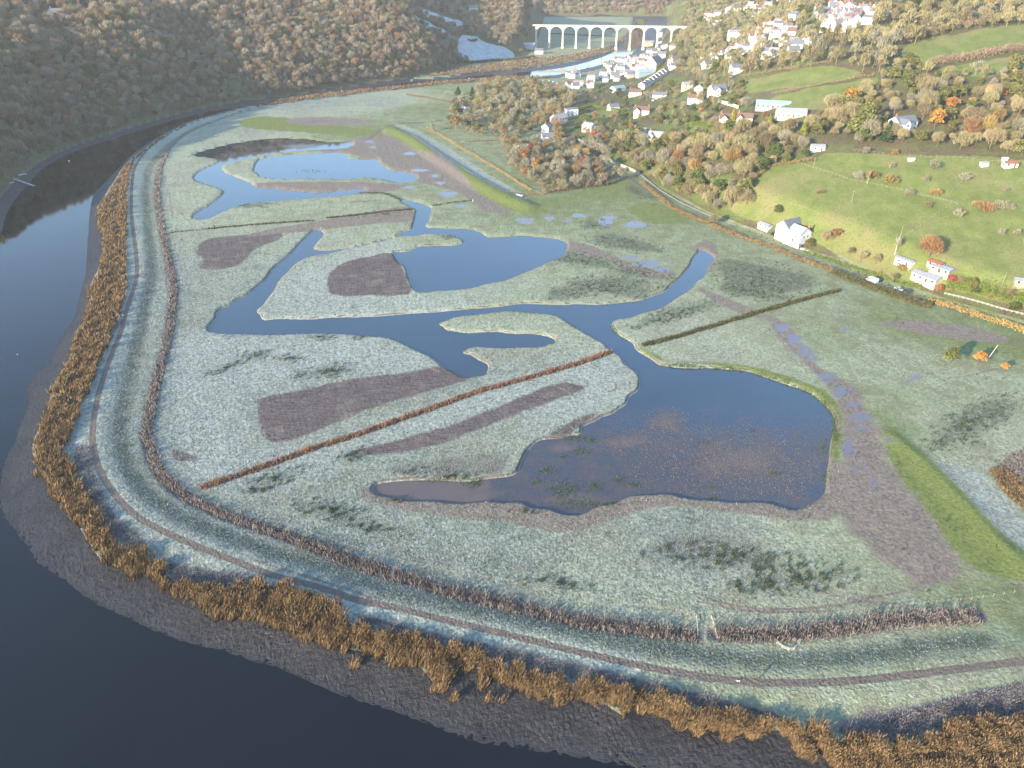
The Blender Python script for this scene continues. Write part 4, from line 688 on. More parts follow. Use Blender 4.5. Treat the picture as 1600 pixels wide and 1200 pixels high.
qz = rough(Q); qx, qy, qd = proj(Q[:, 0], Q[:, 1], qz); vis = (qx > -20) & (qx < 1640) & (qy > -40) & (qy < 700)
Q, qz, qx, qy, qd = Q[vis], qz[vis], qx[vis], qy[vis], qd[vis]; qV = sdf(Q, V_w, 60)
exc = np.zeros(len(Q), bool)
for e in EXCL: exc |= inpoly(qx, qy, e)
exc |= pdist(Q, LINES['road'], 10) < 4.5
HOUSEPX = []
# ------------------------------------------------------------------ buildings
def wallmat(name, c): return simple(name, c, .85, .06, .8, obj=True)
m_white = wallmat('white_render', (.74, .73, .70)); m_cream = wallmat('cream_render', (.66, .58, .42)); m_stone = simple('stone_wall', (.42, .37, .30), .9, .25, 2.2, obj=True, bump=.3); m_yell = wallmat('yellow_render', (.64, .52, .28))
m_slate = simple('slate_roof', (.17, .18, .205), .6, .2, 2.5, obj=True); m_lslate = simple('pale_slate_roof', (.33, .33, .34), .6, .12, 2., obj=True); m_brownr_ = simple('brown_tile_roof', (.20, .125, .095), .8, .25, 2.5, obj=True)
m_bluer = simple('blue_metal_roof', (.30, .40, .47), .45, .12, 1., obj=True); m_tin = simple('tin_roof', (.42, .44, .47), .4, .15, 1.5, obj=True, metal=.3); m_redt = simple('red_tile_roof', (.33, .13, .08), .8, .2, 2., obj=True)
m_glass = simple('window_glass', (.025, .03, .035), .08, .1, 1., .6, obj=True); m_frame = wallmat('white_frame', (.72, .72, .70)); m_brick = simple('brick', (.36, .17, .11), .9, .2, 5, obj=True); m_door = simple('dark_door', (.10, .07, .06), .6, .1, 2, obj=True); m_timber = simple('timber', (.36, .30, .23), .85, .25, 3, obj=True); m_palet = simple('pale_timber', (.55, .50, .42), .85, .2, 3, obj=True)
def boxg(x0, x1, y0, y1, z0, z1): return ([(x0, y0, z0), (x1, y0, z0), (x1, y1, z0), (x0, y1, z0), (x0, y0, z1), (x1, y0, z1), (x1, y1, z1), (x0, y1, z1)], [(0, 3, 2, 1), (4, 5, 6, 7), (0, 1, 5, 4), (1, 2, 6, 5), (2, 3, 7, 6), (3, 0, 4, 7)])
def joing(*gs):
    V, Fc = [], []
    for v, f in gs: o_ = len(V); V += list(v); Fc += [tuple(i + o_ for i in q) for q in f]
    return V, Fc
def pm(name, g, mat, parent=None, **kw): me = mesh(name, g[0], g[1], (mat,)); return link(name, me, parent, **kw)
def gable_walls(x0, x1, y0, y1, e, r, along='x', z0=-2.5):
    if along == 'x':
        ym = (y0+y1)/2; V = [(x0, y0, z0), (x1, y0, z0), (x1, y1, z0), (x0, y1, z0), (x0, y0, e), (x1, y0, e), (x1, y1, e), (x0, y1, e), (x0, ym, r), (x1, ym, r)]
        return V, [(0, 1, 5, 4), (2, 3, 7, 6), (1, 2, 6, 9, 5), (3, 0, 4, 8, 7), (0, 3, 2, 1), (4, 5, 9, 8), (6, 7, 8, 9)]
    xm = (x0+x1)/2; V = [(x0, y0, z0), (x1, y0, z0), (x1, y1, z0), (x0, y1, z0), (x0, y0, e), (x1, y0, e), (x1, y1, e), (x0, y1, e), (xm, y0, r), (xm, y1, r)]
    return V, [(0, 1, 5, 8, 4), (2, 3, 7, 9, 6), (1, 2, 6, 5), (3, 0, 4, 7), (0, 3, 2, 1), (5, 6, 9, 8), (7, 4, 8, 9)]
def gable_roof(x0, x1, y0, y1, e, r, along='x', oh=.35, th=.16):
    def slab(a, b, c, d): # four corners lower face; thicken upward
        n = (Vector(b)-Vector(a)).cross(Vector(d)-Vector(a)).normalized(); n = n if n.z > 0 else -n; lo = [Vector(p_) + n*.02 for p_ in (a, b, c, d)]; up = [p_ + n*th for p_ in lo]
        return [tuple(p_) for p_ in lo + up], [(0, 3, 2, 1), (4, 5, 6, 7), (0, 1, 5, 4), (1, 2, 6, 5), (2, 3, 7, 6), (3, 0, 4, 7)]
    if along == 'x':
        ym = (y0+y1)/2; s_ = (r-e)/(ym-y0); e2 = e - s_*oh
        return joing(slab((x0-oh, y0-oh, e2), (x1+oh, y0-oh, e2), (x1+oh, ym, r), (x0-oh, ym, r)), slab((x1+oh, y1+oh, e2), (x0-oh, y1+oh, e2), (x0-oh, ym, r), (x1+oh, ym, r)))
    xm = (x0+x1)/2; s_ = (r-e)/(xm-x0); e2 = e - s_*oh
    return joing(slab((x0-oh, y1+oh, e2), (x0-oh, y0-oh, e2), (xm, y0-oh, r), (xm, y1+oh, r)), slab((x1+oh, y0-oh, e2), (x1+oh, y1+oh, e2), (xm, y1+oh, r), (xm, y0-oh, r)))
def win(parent, x, y, z, w_, h_, axis, sgn):
    """window on a wall facing -y/+y (axis y) or -x/+x (axis x)"""
    f = .06
    if axis == 'y': o = pm('window', boxg(x-w_/2, x+w_/2, min(y, y+sgn*f), max(y, y+sgn*f), z, z+h_), m_frame, parent); pm('pane', boxg(x-w_/2+.07, x+w_/2-.07, min(y+sgn*f, y+sgn*(f+.03)), max(y+sgn*f, y+sgn*(f+.03)), z+.07, z+h_-.07), m_glass, o)
    else: o = pm('window', boxg(min(x, x+sgn*f), max(x, x+sgn*f), y-w_/2, y+w_/2, z, z+h_), m_frame, parent); pm('pane', boxg(min(x+sgn*f, x+sgn*(f+.03)), max(x+sgn*f, x+sgn*(f+.03)), y-w_/2+.07, y+w_/2-.07, z+.07, z+h_-.07), m_glass, o)
def chimney(parent, x, y, r, mat=None): o = pm('chimney', joing(boxg(x-.45, x+.45, y-.35, y+.35, r-1.6, r+1.3), boxg(x-.5, x+.5, y-.4, y+.4, r+1.3, r+1.42), boxg(x-.3, x-.05, y-.12, y+.12, r+1.42, r+1.85), boxg(x+.08, x+.33, y-.12, y+.12, r+1.42, r+1.85)), mat or m_brick, parent)
def house(name, label, cat, px, py, L, D, e, r, yaw, wall=None, roof=None, detail=True, chim=1, group=None, wing=None, storeys=2, two=None):
    g = placed(px, py); HOUSEPX.append((g.x, g.y, max(L, D)*.62 + 2.0))
    h = empty(name, g, R(yaw), label, cat, group); wall = wall or m_white; roof = roof or m_slate
    gw = [gable_walls(-L/2, L/2, -D/2, D/2, e, r)]; gr_ = [gable_roof(-L/2, L/2, -D/2, D/2, e, r)]
    if wing: wl, wd, we, wr = wing; gw.append(gable_walls(-L/2+.5, -L/2+.5+wl, -D/2-wd, -D/2+.4, we, wr, 'y')); gr_.append(gable_roof(-L/2+.5, -L/2+.5+wl, -D/2-wd, -.05, we, wr, 'y'))
    pm('wall', joing(*gw), wall, h); pm('roof', joing(*gr_), roof, h)
    for k_ in range(chim): chimney(h, (-L/2+.9) if k_ == 0 else (L/2-.9), .05, r)
    if detail:
        for st in range(storeys):
            z_ = .9 + 2.6*st
            if z_ + 1.3 > e + .2: break
            nn = max(2, int(L/3.2))
            for k_ in range(nn):
                x_ = -L/2 + (k_+.5)*L/nn
                if wing and x_ < -L/2 + .6 + wing[0] : pass
                elif st == 0 and k_ == nn//2: pm('door', boxg(x_-.5, x_+.5, -D/2-.07, -D/2-.003, 0, 2.1), m_door, h)
                else: win(h, x_, -D/2-.003, z_, 1.2, 1.2, 'y', -1)
            win(h, -L/2-.003, 0, z_, 1.1, 1.2, 'x', -1); 
            if wing and z_ + 1.2 < wing[2] + .3: win(h, -L/2+.5+wing[0]/2, -D/2-wing[1]-.003, z_, 1.3, 1.2, 'y', -1)
    return h
rd_t = lambda p0, p1: math.degrees(math.atan2(G(*p1).y - G(*p0).y, G(*p1).x - G(*p0).x))
RY = rd_t((1180, 368), (1260, 400))
# the large white house by the lane: cross gable, main range, lower wing
g = placed(1243, 372); HOUSEPX.append((g.x, g.y, 15)); hb = empty('roadside_house', g, R(RY), 'large white roadside house with grey slate roofs and a brick chimney', 'house')
pm('wall', joing(gable_walls(-11, -2, -5, 7, 6.2, 9.8, 'y'), gable_walls(-2.2, 7, -5.4, 4, 5.4, 8.6, 'x')), m_white, hb); pm('roof', gable_roof(-11, -2, -5, 7, 6.2, 9.8, 'y'), m_slate, hb)
o = pm('roof', gable_roof(-2.2, 7, -5.4, 4, 5.4, 8.6, 'x'), m_lslate, hb); o['label'] = 'pale grey roof over the front range'
pm('wing', gable_walls(2.5, 8.6, 4, 12, 3.2, 5.4, 'y'), m_cream, hb); o = pm('roof', gable_roof(2.5, 8.6, 3.6, 12, 3.2, 5.4, 'y'), m_slate, hb); chimney(hb, 6.2, 2, 8.4)
for x_, z_ in ((-8.5, .9), (-5, .9), (-8.5, 3.6), (-5, 3.6), (-6.6, 6.6)): win(hb, x_, -5.003, z_, 1.1, 1.0, 'y', -1)
for x_, z_ in ((0, .9), (4.8, 3.2), (4.8, .7), (.3, 3.4)): win(hb, x_, -5.403, z_, 1.0, 1.1, 'y', -1)
for y_, z_ in ((7.5, 1.0), (10.3, 1.0)): win(hb, 8.603, y_, z_, 1.5, 1.1, 'x', 1)
for y_ in (-2, 1): win(hb, 7.003, y_, 3, 1, 1.1, 'x', 1)
pm('door', boxg(1.8, 2.8, -5.47, -5.403, 0, 2.1), m_door, hb); pm('garden_wall', boxg(-2, 9.5, -8.2, -7.9, -1.5, 1.0), m_white, hb)
NH = [  # px, py, L, D, eaves, ridge, yaw, wall, roof, chimneys, wing, label
 (1408, 202, 15, 9, 5.2, 8.2, 20, m_white, m_slate, 1, (5, 4, 5, 7.5), 'dark-roofed white house half hidden in the hillside trees'),
 (1002, 180, 14, 9, 5.2, 8.0, -12, m_white, m_brownr_, 2, (5, 3, 5, 7.4), 'white villa with a brown tiled roof above the green hedge'),
 (958, 171, 10, 8, 3., 5.4, 18, m_white, m_slate, 1, None, 'small white cottage left of the brown-roofed villa'),
 (1000, 210, 11, 8, 3.2, 5.6, -25, m_white, m_lslate, 1, None, 'white bungalow with a grey roof above the lane'), (1025, 216, 12, 8, 3.0, 5.6, -25, m_cream, m_lslate, 1, (5, 3, 3, 5), 'cream bungalow beside the grey-roofed bungalow'),
 (1085, 163, 12, 7, 5.6, 8.2, -8, m_white, m_brownr_, 1, None, 'tall white house with a dark lean-to shed'), (1120, 148, 13, 10, 5, 8.4, 12, m_white, m_slate, 2, (5, 4, 5, 7.6), 'white house with several gables right of the dark lean-to'),
 (1093, 145, 8, 8, 4.6, 7.4, 60, m_lslate, m_slate, 1, None, 'grey gabled house behind the tall white house'), (1135, 190, 11, 8, 3, 5.8, -10, m_white, m_brownr_, 1, (5, 3.5, 3, 5.6), 'white bungalow with brown roof below the long wall'), (1163, 190, 11, 8, 3, 5.8, -18, m_white, m_brownr_, 1, (4, 3, 3, 5.2), 'brown-roofed bungalow right of its white neighbour'),
 (1235, 182, 20, 9, 3.2, 5.6, -14, m_cream, m_lslate, 0, None, 'long low building with a pale brown roof beside the green field'), (1207, 168, 24, 8, 3.2, 5., -16, m_lslate, m_bluer, 0, None, 'long shed with a blue-grey metal roof below the green field'),
 (992, 150, 13, 8, 4.6, 7.2, -6, m_white, m_brownr_, 1, None, 'long white house at the foot of the stepped terrace'), (1030, 153, 14, 7, 3.4, 5.6, -10, m_white, m_slate, 2, None, 'white cottage row with dark roof right of the stepped terrace'),
 (965, 143, 17, 9, 4, 6.4, 38, m_white, m_bluer, 0, None, 'white hall with a pale blue metal roof'), (920, 205, 10, 8, 5, 7.4, -40, m_white, m_lslate, 1, None, 'white house with pale roof beside the russet tree'),
 (857, 219, 12, 9, 4.2, 6.6, 6, m_white, m_slate, 1, None, 'front white house of the group at the marsh corner'), (856, 206, 9, 8, 5.4, 8.2, 50, m_white, m_slate, 1, None, 'middle gabled white house of the group at the marsh corner'), (873, 192, 15, 9, 5.2, 8.4, 40, m_white, m_lslate, 2, None, 'long white house with pale roof above the marsh corner group'), (892, 180, 12, 9, 6.5, 7.6, 15, m_white, m_slate, 1, None, 'flat-fronted white building behind the marsh corner group'),
 (726, 173, 9, 7, 4.4, 7.6, 65, m_white, m_brownr_, 1, None, 'white gabled cottage at the edge of the sports field'), (93, 27, 15, 10, 6.5, 8.5, 8, m_white, m_slate, 2, None, 'white hilltop house among the woods at far left'), (740, 18, 14, 9, 5, 8.5, -5, m_white, m_slate, 2, None, 'white house on the wooded hill left of the viaduct'),
 (842, 84, 13, 9, 5, 8, 0, m_white, m_slate, 1, None, 'white farmhouse below the left end of the viaduct'), (822, 74, 30, 14, 5, 7.6, -14, m_lslate, m_tin, 0, None, 'long grey farm barn left of the viaduct'),
 (1150, 60, 18, 12, 7, 9, -5, m_white, m_lslate, 0, None, 'large pale hall in the upper village'), (1105, 108, 10, 8, 5.4, 8, 20, m_white, m_slate, 1, None, 'white gabled house above the orange tree'), (1150, 115, 11, 8, 5.6, 8, 5, m_white, m_slate, 1, None, 'white house by the left tip of the green field'),
 (1073, 140, 9, 6, 5, 7, 10, m_cream, m_lslate, 0, None, 'cream cottage between the terrace and the grey gabled house'), (1103, 98, 10, 8, 5, 7.6, 10, m_white, m_bluer, 1, None, 'white house with a pale blue roof right of the village'),
 (1022, 107, 22, 15, 8, 15, 55, m_yell, m_slate, 0, None, 'yellow gabled church hall with a steep slate roof'), (1008, 118, 22, 11, 5, 8, 15, m_bluer, m_bluer, 0, None, 'blue-roofed shed beside the yellow gabled hall'), (1012, 72, 20, 8, 6, 8.5, 3, m_yell, m_lslate, 0, None, 'long yellow terrace under the viaduct'), (1030, 58, 8, 8, 9, 13, 20, m_white, m_slate, 2, None, 'tall white house under the right viaduct arches')]
for (px, py, L, D_, e, r, yw, wl, rf, ch, wg, lb) in NH:
    house('barn' if 'barn' in lb else 'shed' if 'shed with' in lb or 'shed beside' in lb else 'hall' if 'hall' in lb else 'house', lb, 'barn' if 'barn' in lb else 'shed' if ('shed with' in lb or 'shed beside' in lb) else 'hall' if 'hall' in lb else 'house', px, py, L, D_, e, r, yw, wl, rf, py > 120 or False, ch, None, wg)
# stepped terrace
for k_ in range(8):
    t_ = k_/7; house('terraced_house', 'white house of the stepped terrace climbing between the two long cottages', 'terraced house', 1004 + 34*t_, 139 - 22*t_, 7, 8, 5, 7.4, 52, m_white, m_slate, False, 1, 'stepped terrace of white houses')
za = lambda l, ox, oy, k_: [(ox + x/k_, oy + y/k_) for x, y in l]
VL = za([(500,480),(560,440),(640,450),(700,430),(760,450),(830,400),(900,430),(950,410),(1030,400),(1150,450),(1170,490),(1140,520),(600,530),(660,510),(740,530),(800,520),(850,570),(1010,250),(1060,300),(1140,310),(330,620),(290,650),(440,650),(580,585),(700,610),(560,640),(60,600),(140,605),(280,690),(60,710),(160,700),(420,600),(500,560),(900,350),(980,340),(860,480),(560,500),(480,510),(720,480)], 880, 30, 6.667)
UL = za([(330,85),(290,95),(380,85),(560,75),(600,65),(510,115),(520,95),(210,125),(230,165),(150,145),(520,255),(540,295),(500,310),(530,345),(560,270),(640,225),(690,225),(740,245),(770,265),(740,295),(720,335),(760,345),(640,325),(660,300),(830,365),(870,355),(910,345),(790,435),(640,445),(600,445),(540,395),(490,395),(440,405),(330,425),(300,465),(220,475),(180,445),(260,440),(380,400),(710,35),(750,20),(690,45),(800,155),(470,60),(430,70),(200,200),(310,430),(580,380),(450,330),(610,250),(820,385),(160,430)], 1080, 0, 5)
TL = za([(1010,15),(1110,90),(1130,110),(1200,65),(1240,95),(1300,105),(1350,115),(1400,115),(1440,135),(1380,185),(1060,135),(1100,155),(1130,185),(1180,195),(1230,185),(1270,170),(1160,145),(1220,135),(1110,60),(1150,75),(1030,120),(1200,160),(1290,150),(1080,170),(1250,210),(1450,105),(1500,105),(1000,105),(1190,210),(1150,230),(1050,240)], 1080, 0, 5)
for lst, lb, gp_, yw in ((VL, 'small white house packed into the village by the river', 'white houses of the riverside village', 10), (UL, 'white house in the stepped rows of the upper village', 'white houses of the upper village', -20), (TL, 'bright white house of the estate on the hilltop', 'white houses of the hilltop estate', -12)):
    for (px, py) in lst + [(x_ + random.uniform(-6, 6), y_ + random.uniform(-4, 4)) for x_, y_ in lst if random.random() < .55]:
        wl = random.choices((m_white, m_cream, m_stone), (8, 1, 1))[0]; house('village_house', lb if wl is m_white else lb.replace('white', 'cream' if wl is m_cream else 'stone'), 'house', px, py, random.uniform(6.5, 11), random.uniform(5.8, 7.4), random.uniform(3.8, 5.2), random.uniform(6.2, 7.6), yw + random.choice((0, 0, 90, 20, -30)) + random.uniform(-8, 8), wl, random.choices((m_slate, m_lslate, m_brownr_), (5, 3, 2))[0], False, random.choice((1, 2)), gp_)
# sheds, huts, caravans
def hut(name, label, cat, px, py, L, D_, e, r, yw, wl, rf): return house(name, label, cat, px, py, L, D_, e, r, yw, wl, rf, True, 0, None, None, 1)
hut('hut', 'white hut with a grey roof at the top corner of the green field', 'hut', 1277, 234, 8, 5, 2.5, 3.6, -8, m_white, m_lslate)
hut('shelter', 'small pale field shelter below the hillside fence', 'shelter', 1423, 252, 3.2, 2.2, 1.3, 1.7, 5, m_palet, m_white); hut('shelter', 'small white field shelter left of the red-roofed stable', 'shelter', 1537, 259, 4, 2.6, 1.6, 2.1, 0, m_white, m_lslate)
hut('stable', 'white stable with a red-brown roof on the upper field', 'stable', 1577, 260, 7, 4, 2.3, 3.2, -4, m_white, m_redt); hut('trough_shed', 'low white box shed behind the red-roofed stable', 'shed', 1569, 252, 2.4, 2, 1.8, 2.2, 0, m_white, m_white)
hut('tin_shed', 'long shed with ribbed grey tin roof beside the lane', 'shed', 1447, 437, 13, 6, 2.6, 3.6, RY, m_cream, m_tin); hut('tin_shed', 'broken shed with rusty and grey roof sheets behind the long tin shed', 'shed', 1472, 424, 10, 6, 2.4, 3.0, RY, m_stone, m_tin); hut('shed', 'small rust-roofed shed beside the broken tin shed', 'shed', 1461, 416, 7, 4, 2.2, 2.8, RY, m_stone, m_redt)
hut('outbuilding', 'white outbuilding with five openings left of the tin sheds', 'outbuilding', 1413, 412, 9, 3.5, 2.6, 3.0, RY, m_white, m_lslate); hut('garage', 'low white garage left of the large roadside house', 'garage', 1195, 355, 8, 4, 2.3, 3.1, RY, m_white, m_lslate)
hut('shed', 'small brown-roofed shed above the white hut', 'shed', 1238, 197, 7, 5, 2.4, 3.4, -20, m_palet, m_brownr_); hut('shed', 'tiny pale shed on the garden plots left of the marsh corner houses', 'shed', 806, 206, 3, 2.4, 1.9, 2.5, 10, m_palet, m_lslate); hut('shed', 'dark small shed at the right end of the railing hedge', 'shed', 1594, 445, 6, 4, 2.3, 3.0, -20, m_timber, m_tin); hut('round_hut', 'small round-backed brown hut beside the marsh corner houses', 'hut', 894, 222, 5, 4, 1.8, 3.2, 10, m_brick, m_slate)

taken = [[] for _ in range(1)]
allz = []
for zi, (zp, mixk, lab, sp, hr) in enumerate(ZONES):
    if lab == 'x': continue
    m_ = inpoly(qx, qy, S(zp)) & ~exc & (qV < -2 if zi not in (1, 4, 7) else qV < 200); ids = np.where(m_)[0]; rng.shuffle(ids); ch = []
    for i_ in ids:
        p_ = Q[i_]
        if all((p_[0]-c_[0])**2 + (p_[1]-c_[1])**2 > sp*sp for c_ in ch) and all((p_[0]-c_[0])**2 + (p_[1]-c_[1])**2 > (c_[2]**2) for c_ in HOUSEPX): ch.append(p_); allz.append((float(np.hypot(*p_)), zi, i_))
allz.sort(); kn = {}; rest = {}
for d_, zi, i_ in allz:
    zp, mixk, lab, sp, hr = ZONES[zi]; kd = random.choices(list(mixk), list(mixk.values()))[0]; sz = hr[0]*.75 + (hr[1]*1.2 - hr[0]*.75)*random.random()**1.6
    if kd in ('gold', 'green', 'olive') and sz > 9: sz *= .8
    fam = 'bare' if kd in ('beige', 'brown', 'russet', 'grey') else kd; kn[fam] = kn.get(fam, 0) + 1
    q_ = Q[i_]; loc = (q_[0], q_[1], float(qz[i_]) - .2)
    if kn[fam] > 290: rest.setdefault(kd, []).append((loc, sz)); continue
    W_ = {'beige': 'beige bare', 'brown': 'brown bare', 'russet': 'russet bare', 'grey': 'grey bare', 'olive': 'olive leafy', 'green': 'dark green', 'orange': 'orange', 'pbush': 'grey bushy', 'bush': 'brown', 'obush': 'rusty', 'gbush': 'green', 'gold': 'yellow-green'}[kd]
    low = lab.startswith('shrubs') or lab.startswith('green shrubs') or kd.endswith('bush')
    tree('shrub' if low else ('evergreen_tree' if kd in ('green', 'gold') else 'bare_tree' if fam == 'bare' else 'tree'), kd, loc, sz, W_ + (' shrub' if low else ' tree') + ' ' + {0: 'between the lane and the hillside gardens', 1: 'in the thicket at the corner of the marsh', 2: 'on the upper right hillside below the long fields', 3: 'in the wood above the upper green fields', 4: 'between the marsh and the village', 5: 'in the gardens among the hillside houses', 6: 'between the upper village houses', 7: 'among the riverside houses', 8: 'on the verge above the lane', 9: 'in the green hedge above the white railing', 10: 'along the top edge of the hill'}[zi],
         'shrub' if low else 'bare tree' if fam == 'bare' else 'tree', W_ + ' ' + lab, sq=random.uniform(.9, 1.2) * (1.08 if zi in (0, 2, 3) else 1))
def merged(name, label, items, mats_by, n=260, wd=.5, ln=1.8, base=.25, seeds=5, trunk=True):
    """a distant wood that reads as one mass"""
    Vs, Fs, Ts, Ms, o_ = [], [], [], [], 0; protos = {}
    for (loc, sz, mi) in items:
        k_ = random.randrange(seeds)
        if k_ not in protos:
            cg = crown_geo(10, 4.9, 900 + k_, n, wd, ln, 7, base); protos[k_] = cg if not trunk else cat_geo(cg, trunk_geo(10, 4, k_, .35, 3, .016))
        v, f, t = protos[k_]; s_ = sz/10; a = random.uniform(0, 6.28); w0 = s_*random.uniform(.75, 1.3); c_, q_ = math.cos(a)*w0, math.sin(a)*w0
        Vs.append(np.stack([v[:, 0]*c_ - v[:, 1]*q_ + loc[0], v[:, 0]*q_ + v[:, 1]*c_ + loc[1], v[:, 2]*s_*random.uniform(.9, 1.15) + loc[2]], 1).astype(np.float32)); Fs.append(f + o_); Ts.append(np.clip(t*.65 + random.uniform(-.05, .4), 0, 1)); Ms.append(np.full(len(f), mi)); o_ += len(v)
    me = mesh(name, np.vstack(Vs), np.vstack(Fs), mats_by, dict(tint=np.concatenate(Ts)), np.concatenate(Ms)); return tag(link(name, me), label, None, None, 'stuff')
if any(rest.values()):
    it = []; ml = [FM['beige'], FM['brown'], FM['grey'], FM['russet'], FM['olive']]
    for kd, l_ in rest.items():
        for loc, sz in l_: it.append((loc, sz, {'beige': 0, 'brown': 1, 'grey': 2, 'russet': 3}.get(kd, 4)))
    merged('hillside_wood', 'bare beige wood on the far upper hillside', it, ml, 320, .4, 1.7)
# -- west woods
xr = lambda y: np.interp(y, [-400, 300, 520, 900, 1500, 1650], [900, 150, 60, 20, 150, 900])
cx_, cy_ = np.meshgrid(np.arange(-900, 900, 5.6), np.arange(-420, 2100, 5.6)); Qw = np.stack([cx_.ravel(), cy_.ravel()], 1) + rng.uniform(-2.2, 2.2, (cx_.size, 2))
dVw = sdf(Qw, V_w, 60); ok = (dVw < -3) & (Qw[:, 0] < xr(Qw[:, 1])); Qw = Qw[ok]; zw = rbf(Qw); zw = np.where(dVw[ok] > -22, height(Qw), zw)
wx, wy, wd_ = proj(Qw[:, 0], Qw[:, 1], zw + 6)
inv = (wd_ > 20) & (wx > -60) & (wx < 1660) & (wy > -90) & (wy < 1300)
clear_w = np.zeros(len(Qw), bool)
gx_, gy_, _ = proj(Qw[:, 0], Qw[:, 1], zw)
for s_ in ("718,54 745,56 775,70 808,80 815,90 760,96 722,97 712,75", "640,22 700,50 722,62 700,60 650,38", "650,10 720,32 740,48 700,40 655,20", "62,18 90,12 104,20 100,34 66,34", "130,0 262,-12 262,5 150,10", "728,5 752,5 752,22 728,22", "800,60 850,60 850,85 800,82"):
    clear_w |= inpoly(gx_, gy_, S(s_))
keep = ~clear_w & (inv | ((Qw[:, 0] < 100) & (Qw[:, 1] < 700) & (np.hypot(Qw[:, 0]+200, Qw[:, 1]-100) < 620)))
Qw, zw, inv, dw_ = Qw[keep], zw[keep], inv[keep], wd_[keep]; wx, wy = wx[keep], wy[keep]
# hidden behind the ridges? march toward the camera
cam_ = np.array([0, 0, H]); top = np.column_stack([Qw, zw + 12]); hid = np.zeros(len(Qw), bool)
for t_ in np.linspace(.04, .6, 26):
    s_ = top + (cam_ - top)*t_; hid |= rbf(s_[:, :2]) * (sdf(s_[:, :2], V_w, 5) < 0) > s_[:, 2] + 4
order = np.argsort(np.where(inv & ~hid, np.hypot(Qw[:, 0], Qw[:, 1]), 1e6)); protos = []
for k_ in range(5):
    g_ = cat_geo(crown_geo(10, 5.0, 300 + k_, 800, .24, 2.3, 7, .2), trunk_geo(10, 4, k_, .35, 5, .016)); protos.append([mesh('woodland_tree', *g_[:2], (FM[mm],), dict(tint=g_[2])) for mm in ('wood', 'woodp', 'grey', 'brown')])
near = [i_ for i_ in order if inv[i_] and not hid[i_]][:290]; ns = set(near)
for i_ in near:
    o = link('woodland_tree', protos[random.randrange(5)][random.randrange(4)], None, (Qw[i_][0], Qw[i_][1], zw[i_] - .5), random.uniform(0, 6.28)); s_ = .55 + .75*random.random()**1.5; o.scale = (s_*random.uniform(.8, 1.2), s_*random.uniform(.8, 1.2), s_*random.uniform(.95, 1.25))
    tag(o, 'bare brown woodland tree on the steep bank across the river', 'woodland tree', 'bare trees of the riverside wood')
it = [((Qw[i_][0], Qw[i_][1], zw[i_] - .5), 7 + 6.5*random.random()**1.5, random.choice((0, 0, 1, 1, 2))) for i_ in range(len(Qw)) if i_ not in ns and (inv[i_] and not hid[i_]) and Qw[i_][1] < 1600]
print('west wood', len(it), 'near', len(near))
wm = [FM['wood'], FM['woodp'], FM['brown'], FM['green'], FM['russet'], FM['grey']]
merged('riverside_wood', 'bare brown wood covering the hillside across the river', [(a[0], a[1]*(.75 if wave(np.array([a[0][:2]]), 90, 6, 15)[0] > .3 else 1), (3 if random.random() < .05 + .25*(wave(np.array([a[0][:2]]), 70, 6, 22)[0] > .38) else 4 if random.random() < .06 else 5 if random.random() < .18 else a[2])) for a in it], wm, 420, .28, 2.2)
it = [((Qw[i_][0], Qw[i_][1], zw[i_] - .5), random.uniform(11, 16), random.choice((0, 1, 2))) for i_ in range(len(Qw)) if Qw[i_][1] >= 1900 and inv[i_] and not hid[i_] and random.random() < .55]
print('far', len(it)); merged('far_wood', 'hazy brown wood on the hill beyond the viaduct', it, wm, 200, .7, 2.4, trunk=False)
it = [((Qw[i_][0], Qw[i_][1], zw[i_] - .5), random.uniform(10, 14), 0) for i_ in range(len(Qw)) if not inv[i_] and random.random() < .3]
print('behind', len(it)); merged('ridge_wood', 'bare wood on the ridge left of the river', it, wm, 90, .9, 2.6, trunk=False)
# ------------------------------------------------------------------ the viaduct
VA = Vector((*at(838, 39, 36), 0)); VB = Vector((*at(1072, 41.5, 36), 0)); vd = (VB - VA); VLn = vd.length; vy = math.atan2(vd.y, vd.x)
m_via = simple('pale_block_masonry', (.56, .50, .42), .9, .12, .6, obj=True)
via = empty('viaduct', VA, vy, 'tall pale stone railway viaduct with twelve arches across the river', 'viaduct')
NA = 11; bay = VLn/NA; dk = 35.0; pw = 2.4; wt_ = 2.6
for k_ in range(NA + 1):
    x_ = k_*bay; zt = 25.5
    g0 = ([(x_-pw*.72, -wt_*1.35, -3), (x_+pw*.72, -wt_*1.35, -3), (x_+pw*.72, wt_*1.35, -3), (x_-pw*.72, wt_*1.35, -3), (x_-pw/2, -wt_, zt), (x_+pw/2, -wt_, zt), (x_+pw/2, wt_, zt), (x_-pw/2, wt_, zt)], [(0, 3, 2, 1), (4, 5, 6, 7), (0, 1, 5, 4), (1, 2, 6, 5), (2, 3, 7, 6), (3, 0, 4, 7)])
    p_ = pm('pier', joing(g0, boxg(x_-pw*.95, x_+pw*.95, -wt_*1.6, wt_*1.6, -3, 4.2)), m_via, via)
